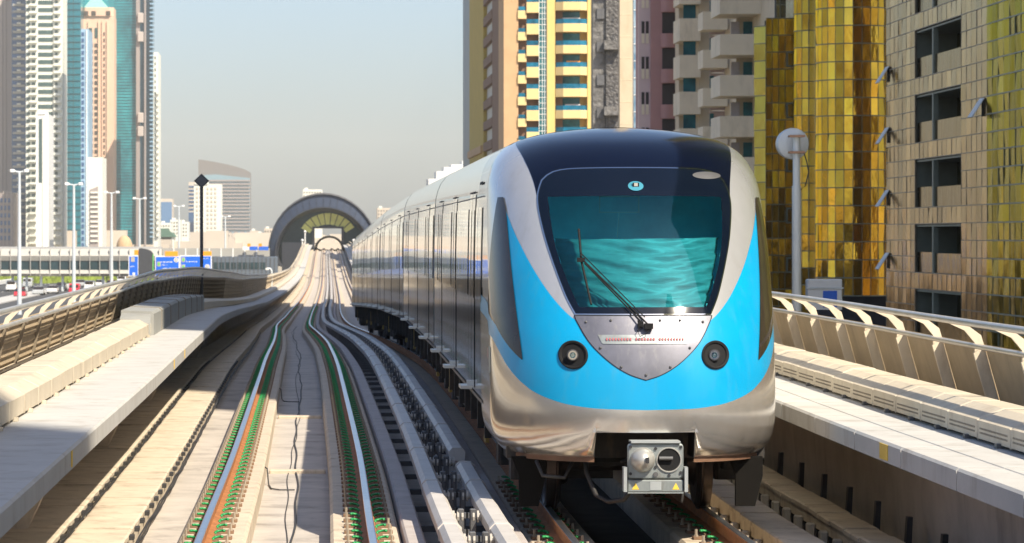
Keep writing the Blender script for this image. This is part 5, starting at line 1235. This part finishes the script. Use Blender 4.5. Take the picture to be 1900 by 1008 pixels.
t = thing('white_roof_block', 'low white building with rooftop boxes above the train roof', 'building', (wx(830, 700), 700, GZ)); 
for k, (a_, b_, yt) in enumerate(((795, 812, 332), (810, 826, 318), (824, 842, 310), (838, 860, 305), (858, 900, 298))): q = MB(); q.box((wx(a_, 700), 700+k*.4, GZ), (wx(b_, 700), 712, wz(yt, 700))); q.build('block', M['white'], t)

# unseen block added behind the photographer's right, casting the shade at the near left
t = thing('unseen_glass_block', 'unseen glass block standing right of the line behind the camera', 'building', (XF+8, -50, GZ))
facade([(XF, -117+k*5) for k in range(20)], -7, 86, 3.6, M['olive'], M['mull'], t); q = MB(); q.box((XF+.1, -117, GZ), (XF+4, -22, 86)); q.build('core', M['beige'], t)

# ------------------------------------------------------------------ left skyline
def tower(name, label, x0, x1, yt, Y, m, depth=30, cat='tower'):
    t = thing(name, label, cat, (wx((x0+x1)/2, Y), Y, GZ)); q = MB(); q.box((wx(x0, Y), Y, GZ), (wx(x1, Y), Y+depth, wz(yt, Y))); q.build('wall', m, t); return t
def rowparts(t, name, m, x0, x1, Y, ys_, hpx, dep=.4, dy=0, cap=100):
    z_ = [y_ for y_ in ys_][:cap]
    if not z_: return
    q = MB(); q.box((wx(x0, Y), Y-dep, 0), (wx(x1, Y), Y-.01, hpx*Y/FPX)); o0 = Vector((wx(x0, Y), Y-dep, 0)); me = q.mesh(name, m, o0)
    for y_ in z_: inst(name, me, t, (o0.x, o0.y, wz(y_+hpx, Y)))
def fr(a, b, s):
    out = []; 
    while a < b: out.append(a); a += s
    return out
M['t1'] = mat('grey beige render', (.42,.37,.34), .8, var=.1, scale=.05, streak=True)
M['t1b'] = mat('brown grey render', (.28,.24,.23), .8)
M['t3'] = mat('cream white render', (.68,.68,.60), .75, var=.05, scale=.1)
M['tgl'] = mat('dark green glass', (.05,.10,.10), .15, .2, var=.3, scale=.2)
M['bgl'] = mat('blue band glass', (.03,.10,.24), .15, .2, var=.35, scale=.2)
M['t4'] = mat('teal curtain wall', (.008,.17,.23), .15, .1, var=.25, scale=.02, streak=True)
M['t7'] = mat('bright teal curtain wall', (.003,.12,.20), .15, .1, var=.6, scale=.045, col2=(.03,.40,.46))
M['t7b'] = mat('deep blue curtain wall', (.01,.06,.10), .15, .4, var=.3, scale=.05)
M['peach'] = mat('peach render', (.66,.44,.32), .8, var=.04, scale=.1)
M['lblue'] = mat('pale blue cladding', (.28,.44,.58), .4, .2, var=.2, scale=.1)
M['tyel'] = mat('weathered white', (.70,.68,.60), .8, var=.05)
Y = 1500
t = tower('grey_tower', 'tall grey beige tower cut by the left edge of the picture', -60, 22, -90, 1560, M['t1'])
rowparts(t, 'fin', M['t1b'], 4, 5.5, 1560, [-90], 540); rowparts(t, 'fin', M['t1b'], 11, 12, 1560, [-90], 540)
t = tower('brown_base_block', 'low brown gridded block at the foot of the grey tower', -20, 25, 358, 1480, M['t1b'], cat='building')
for u in (1, 8, 15): rowparts(t, 'window', M['bgl'], u, u+4, 1480, fr(368, 440, 14), 8)
rowparts(t, 'fin', M['t1'], 5.6, 7, 1480, [355], 100); rowparts(t, 'fin', M['t1'], 12.6, 14, 1480, [355], 100); rowparts(t, 'fin', M['t1'], 20, 21.5, 1480, [355], 100)
t = tower('blue_balcony_tower', 'narrow tower of dark blue bands and white balconies', 22, 49, -60, 1530, M['bgl'])
rowparts(t, 'balcony', M['fbwall'], 24, 46, 1530, fr(-55, 445, 12.5), 4.2, 1.5)
rowparts(t, 'balcony_end', M['t3'], 32, 39, 1530, fr(-58, 445, 12.5), 3, 2.2)
t = tower('white_balcony_tower', 'white tower with dark green window bands and balconies at both sides', 48, 116, -60, 1500, M['t3'])
rowparts(t, 'window_band', M['tgl'], 71, 98, 1500, fr(-54, 200, 13.8), 7, .3)
rowparts(t, 'window_band', M['tgl'], 89, 98, 1500, fr(208, 455, 13.8), 7, .3, cap=40)
for a_, b_ in ((49, 56), (59, 66), (102, 107)): rowparts(t, 'window', M['tgl'], a_, b_, 1500, fr(-54, 455, 13.8), 6, .3, cap=33)
rowparts(t, 'balcony', M['t3'], 55, 69, 1500, fr(-48, 455, 13.8), 4, 2.0, cap=37); rowparts(t, 'balcony', M['t3'], 100, 113.5, 1500, fr(-48, 455, 13.8), 5, 2.0, cap=37)
t = tower('slim_white_tower', 'slim white tower with one dark green strip before the balcony tower', 67, 90, 212, 1440, M['white'])
rowparts(t, 'glass_strip', M['tgl'], 72, 77.5, 1440, [221], 118, .2); q = MB(); q.box((wx(71, 1440), 1439.5, wz(212, 1440)), (wx(84, 1440), 1460, wz(205, 1440))); q.build('parapet', M['white'], t)
rowparts(t, 'rib', M['t3'], 79, 80, 1440, [216], 240, .5)
t = tower('teal_slab_tower', 'plain dark teal glass tower right of the white balcony tower', 116, 150, -60, 1620, M['t4']); rowparts(t, 'mullion', M['tgl'], 121, 121.6, 1620, [-60], 520, .3); rowparts(t, 'mullion', M['tgl'], 128, 128.6, 1620, [-60], 520, .3); rowparts(t, 'mullion', M['tgl'], 136, 136.6, 1620, [-60], 520, .3); rowparts(t, 'floor_band', M['t4'], 116.2, 149.8, 1620, fr(-55, 450, 12), .8, .5)
t = tower('pale_blue_tower', 'narrow pale blue tower squeezed before the peach tower', 150, 164, 54, 1480, M['lblue']); rowparts(t, 'window', M['bgl'], 151.5, 156, 1480, fr(60, 455, 11.5), 7, .3, cap=36); rowparts(t, 'edge_fin', M['white'], 160, 161.5, 1480, [56], 400, .6)
Yp = 1640; t = tower('peach_tower', 'peach stone tower with square windows and a pale green pyramid roof', 149, 212, 30, Yp, M['peach'])
q = MB(); q.prism([(wx(a_, Yp), Yp+b_) for a_, b_ in ((150, 1), (158, -1), (203, -1), (211, 1), (211, 20), (150, 20))], wz(30, Yp), wz(14, Yp)); q.build('crown', M['peach'], t)
q = MB(); x0, x1, x2 = wx(156, Yp), wx(201, Yp), wx(176, Yp); q.add([(x0, Yp-1, wz(14, Yp)), (x1, Yp-1, wz(14, Yp)), (x1, Yp+18, wz(14, Yp)), (x0, Yp+18, wz(14, Yp)), (x2, Yp+8, wz(-14, Yp))], [(0,1,4),(1,2,4),(2,3,4),(3,0,4)]); q.build('pyramid_roof', mat('pale green copper', (.22,.46,.40), .5), t)
for a_ in (165, 176): rowparts(t, 'tall_window', M['tgl'], a_, a_+6, Yp, [52], 18, .4)
for a_ in (166, 175.5): rowparts(t, 'window', M['void'], a_, a_+6.5, Yp, fr(81, 290, 11.6), 6.5, .3, cap=19)
rowparts(t, 'window', M['void'], 192, 194.5, Yp, fr(60, 440, 11.6), 6.5, .3, cap=34)
for a_ in (163, 182, 189, 198): rowparts(t, 'pilaster', M['peach'], a_, a_+1.6, Yp, [40], 400, .8)
for a_ in (156, 170, 197): rowparts(t, 'crown_window', M['void'], a_, a_+8, Yp, [21], 8, 1.3)
t = tower('white_block', 'white block with a shaded grid of windows in front of the peach tower', 163, 190, 292, 1420, M['tyel'], cat='building')
q = MB(); q.loft([[(wx(a_, 1420), y_, wz(b_, 1420)) for a_, b_ in ((167, 458), (167, 352), (182, 346), (183, 458))] for y_ in (1419.5, 1420-.01)]); q.build('shade_slab', M['t1b'], t)  # dark slab on the wall face; its tone paints the shading there
rowparts(t, 'floor_band', M['tyel'], 168, 182, 1420, fr(356, 455, 9), 3, 1.2)
Yt = 1660; t = tower('teal_glass_tower', 'bright teal glass tower with stepped lighter reflections and a dark flank', 150, 253, -60, Yt, M['t7'])
rowparts(t, 'floor_line', M['t7b'], 212.3, 252.7, Yt, fr(-55, 440, 5.6), .7, .25, cap=90)
q = MB(); q.box((wx(253, Yt), Yt-3, GZ), (wx(260, Yt), Yt+20, wz(-60, Yt))); q.box((wx(268, Yt), Yt-2, GZ), (wx(271, Yt), Yt+20, wz(-60, Yt))); q.build('mast_column', M['t1b'], t)
q = MB(); q.box((wx(260, Yt), Yt, GZ), (wx(268, Yt), Yt+20, wz(-60, Yt))); q.box((wx(271, Yt), Yt+2, GZ), (wx(283, Yt), Yt+20, wz(-60, Yt))); q.build('dark_flank', M['t7b'], t)
rowparts(t, 'flank_balcony', M['lblue'], 278, 286, Yt, fr(-50, 440, 8), 2.6, 1, cap=62)
q = MB(); 
for y_ in (25, 60, 210, 235): q.bbox((wx(256, Yt), Yt-5, wz(y_+18, Yt)), (wx(267, Yt), Yt-3.1, wz(y_, Yt)), .3)
q.build('hoist_cabin', M['t1'], t)
t = tower('narrow_white_tower', 'narrow cream tower against the sky at the right end of the left skyline', 285, 293.5, 97, 1600, M['t3']); rowparts(t, 'balcony', M['t3'], 290, 295, 1600, fr(170, 440, 11), 5, 1.5); rowparts(t, 'window', M['tgl'], 287, 289, 1600, fr(105, 440, 11), 5, .2)
# distant city
M['far1'] = mat('distant render', (.52,.45,.37), .8, var=.1, scale=.02)
M['far2'] = mat('distant glass', (.20,.32,.38), .3, .2, var=.2, scale=.03)
Yf = 3000; t = thing('curved_roof_tower', 'broad hazy tower with a slanting curved roof right of the diamond sign', 'tower', (wx(420, Yf), Yf, GZ))
tp = [(368, 296), (380, 297.5), (400, 301), (420, 305), (440, 310), (455, 315), (464, 320)]
q = MB(); pl = [(368, 446), *tp, (464, 446)]; q.loft([[(wx(a_, Yf), y_, wz(b_, Yf)) for a_, b_ in pl] for y_ in (Yf, Yf+60)]); q.build('wall', mat('hazy greyish stone', (.15,.135,.13), .7), t)
q = MB(); q.loft([[(wx(a_, Yf), y_, wz(b_, Yf)) for a_, b_ in [(368, 430), (368, 326), (400, 324), (464, 331), (464, 430)]] for y_ in (Yf-4, Yf-.05)]); q.build('glazing', M['far2'], t)
rowparts(t, 'floor_band', M['t1b'], 368, 464, Yf-4, fr(334, 430, 6.4), 2.6, 2.5)
q = MB()
for a_ in range(370, 464, 12): q.box((wx(a_, Yf), Yf-9, GZ), (wx(a_+4, Yf), Yf-6.6, wz(430, Yf)))
q.build('base_columns', M['far2'], t)
t = tower('slab_block', 'cream slab apartment block with striped face behind the diamond sign pole', 360, 411, 342, 2300, M['t3'], cat='building')
for a_ in (364, 371, 384, 391, 398): rowparts(t, 'window', M['far1'], a_, a_+3.5, 2300, fr(348, 440, 8), 4, .5, cap=12)
q = MB(); q.box((wx(362, 2300), 2299, wz(342, 2300)), (wx(386, 2300), 2320, wz(334, 2300))); q.build('roof_house', M['t3'], t)
t = tower('brown_slab', 'narrow brown and blue block left of the cream slab', 350, 361, 338, 2350, M['far1'], cat='building'); rowparts(t, 'window_band', M['bgl'], 350.5, 360.5, 2350, fr(345, 390, 7), 3, .5); q = MB(); q.box((wx(350, 2350), 2349, GZ), (wx(360, 2350), 2349.9, wz(394, 2350))); q.build('blue_base', M['bgl'], t)
t = tower('small_blue_tower', 'small blue glass block with a tan left side in the distance', 294, 320, 369, 2500, M['far1'], cat='building'); q = MB(); q.box((wx(299, 2500), 2499, GZ), (wx(319, 2500), 2499.9, wz(375, 2500))); q.build('glass_face', mat('distant blue glass', (.07,.17,.33), .3), t)
t = thing('green_roof_hall', 'low hall with a dark green pitched roof in the distance', 'building', (wx(305, 1900), 1900, GZ)); q = MB(); q.box((wx(288, 1900), 1900, GZ), (wx(322, 1900), 1930, wz(440, 1900))); q.build('wall', M['t3'], t); q = MB(); q.loft([[(wx(a_, 1900), y_, wz(b_, 1900)) for a_, b_ in ((286, 440), (290, 424), (312, 424), (325, 440))] for y_ in (1899, 1931)]); q.build('roof', mat('green roof', (.05,.13,.09), .7), t)
blk = [(296, 318, 414, 'wide low cream block left in the distance'), (316, 335, 408, 'cream block with a notched roof in the distance'), (333, 350, 412, 'low cream block touching the brown slab'), (464, 478, 428, 'low sandy block right of the curved tower'), (476, 492, 433, 'lower sandy block second right of the curved tower'), (490, 506, 424, 'sandy block just left of the station arch'), (412, 430, 432, 'small pale block at the foot of the curved tower'), (700, 728, 386, 'sandy block with a flat roof right of the station arch'), (724, 745, 402, 'low sandy block touching the train roof'), (562, 598, 352, 'white boxy block rising just above the station arch'), (505, 540, 436, 'low block hidden behind the station'), (640, 700, 430, 'low block behind the right of the station')]
for k, (a_, b_, yt, lab) in enumerate(blk):
    Yk = 1900+(k*173) % 700
    t = tower('distant_block', lab, a_, b_, yt, Yk, M['far1'] if k not in (0, 1, 2, 9) else M['t3'], 25, 'building')
    n_ = int((b_-a_)/5)
    for j in range(n_): rowparts(t, 'window', M['void'], a_+1.5+j*5, a_+3.5+j*5, Yk, fr(yt+4, min(yt+30, 440), 6.5), 2.6, .3, cap=5)
    q = MB(); q.box((wx(a_+3, Yk), Yk+3, wz(yt, Yk)), (wx(a_+9, Yk), Yk+9, wz(yt-3.5, Yk))); q.build('roof_house', M['t3'], t)
g = MB()
for _ in range(260):
    Yk = random.uniform(1500, 4500); px = random.uniform(-200, 860); w = random.uniform(6, 22); h = random.uniform(3, 13)
    x = wx(px, Yk); g.box((x, Yk, GZ), (x+w, Yk+w, GZ+h))
g.build('low_rise_city', M['far1'], label='pale low-rise city spreading to the horizon beyond the bridge', cat='city', kind='stuff')

# ------------------------------------------------------------------ haze
hz_m = bpy.data.materials.new('haze'); hz_m.use_nodes = True; n_ = hz_m.node_tree.nodes; n_.clear()
ho = n_.new('ShaderNodeOutputMaterial'); hv = n_.new('ShaderNodeVolumePrincipled'); hv.inputs['Color'].default_value = (1,.97,.87,1); hv.inputs['Density'].default_value = 1.3e-4; hv.inputs['Anisotropy'].default_value = 0
hz_m.node_tree.links.new(hv.outputs[0], ho.inputs['Volume'])
MB().box((-2700,-200,GZ-1.6), (2700,5800,170)).build('haze', hz_m, kind='stuff', label='thin pale haze over the city', cat='haze')
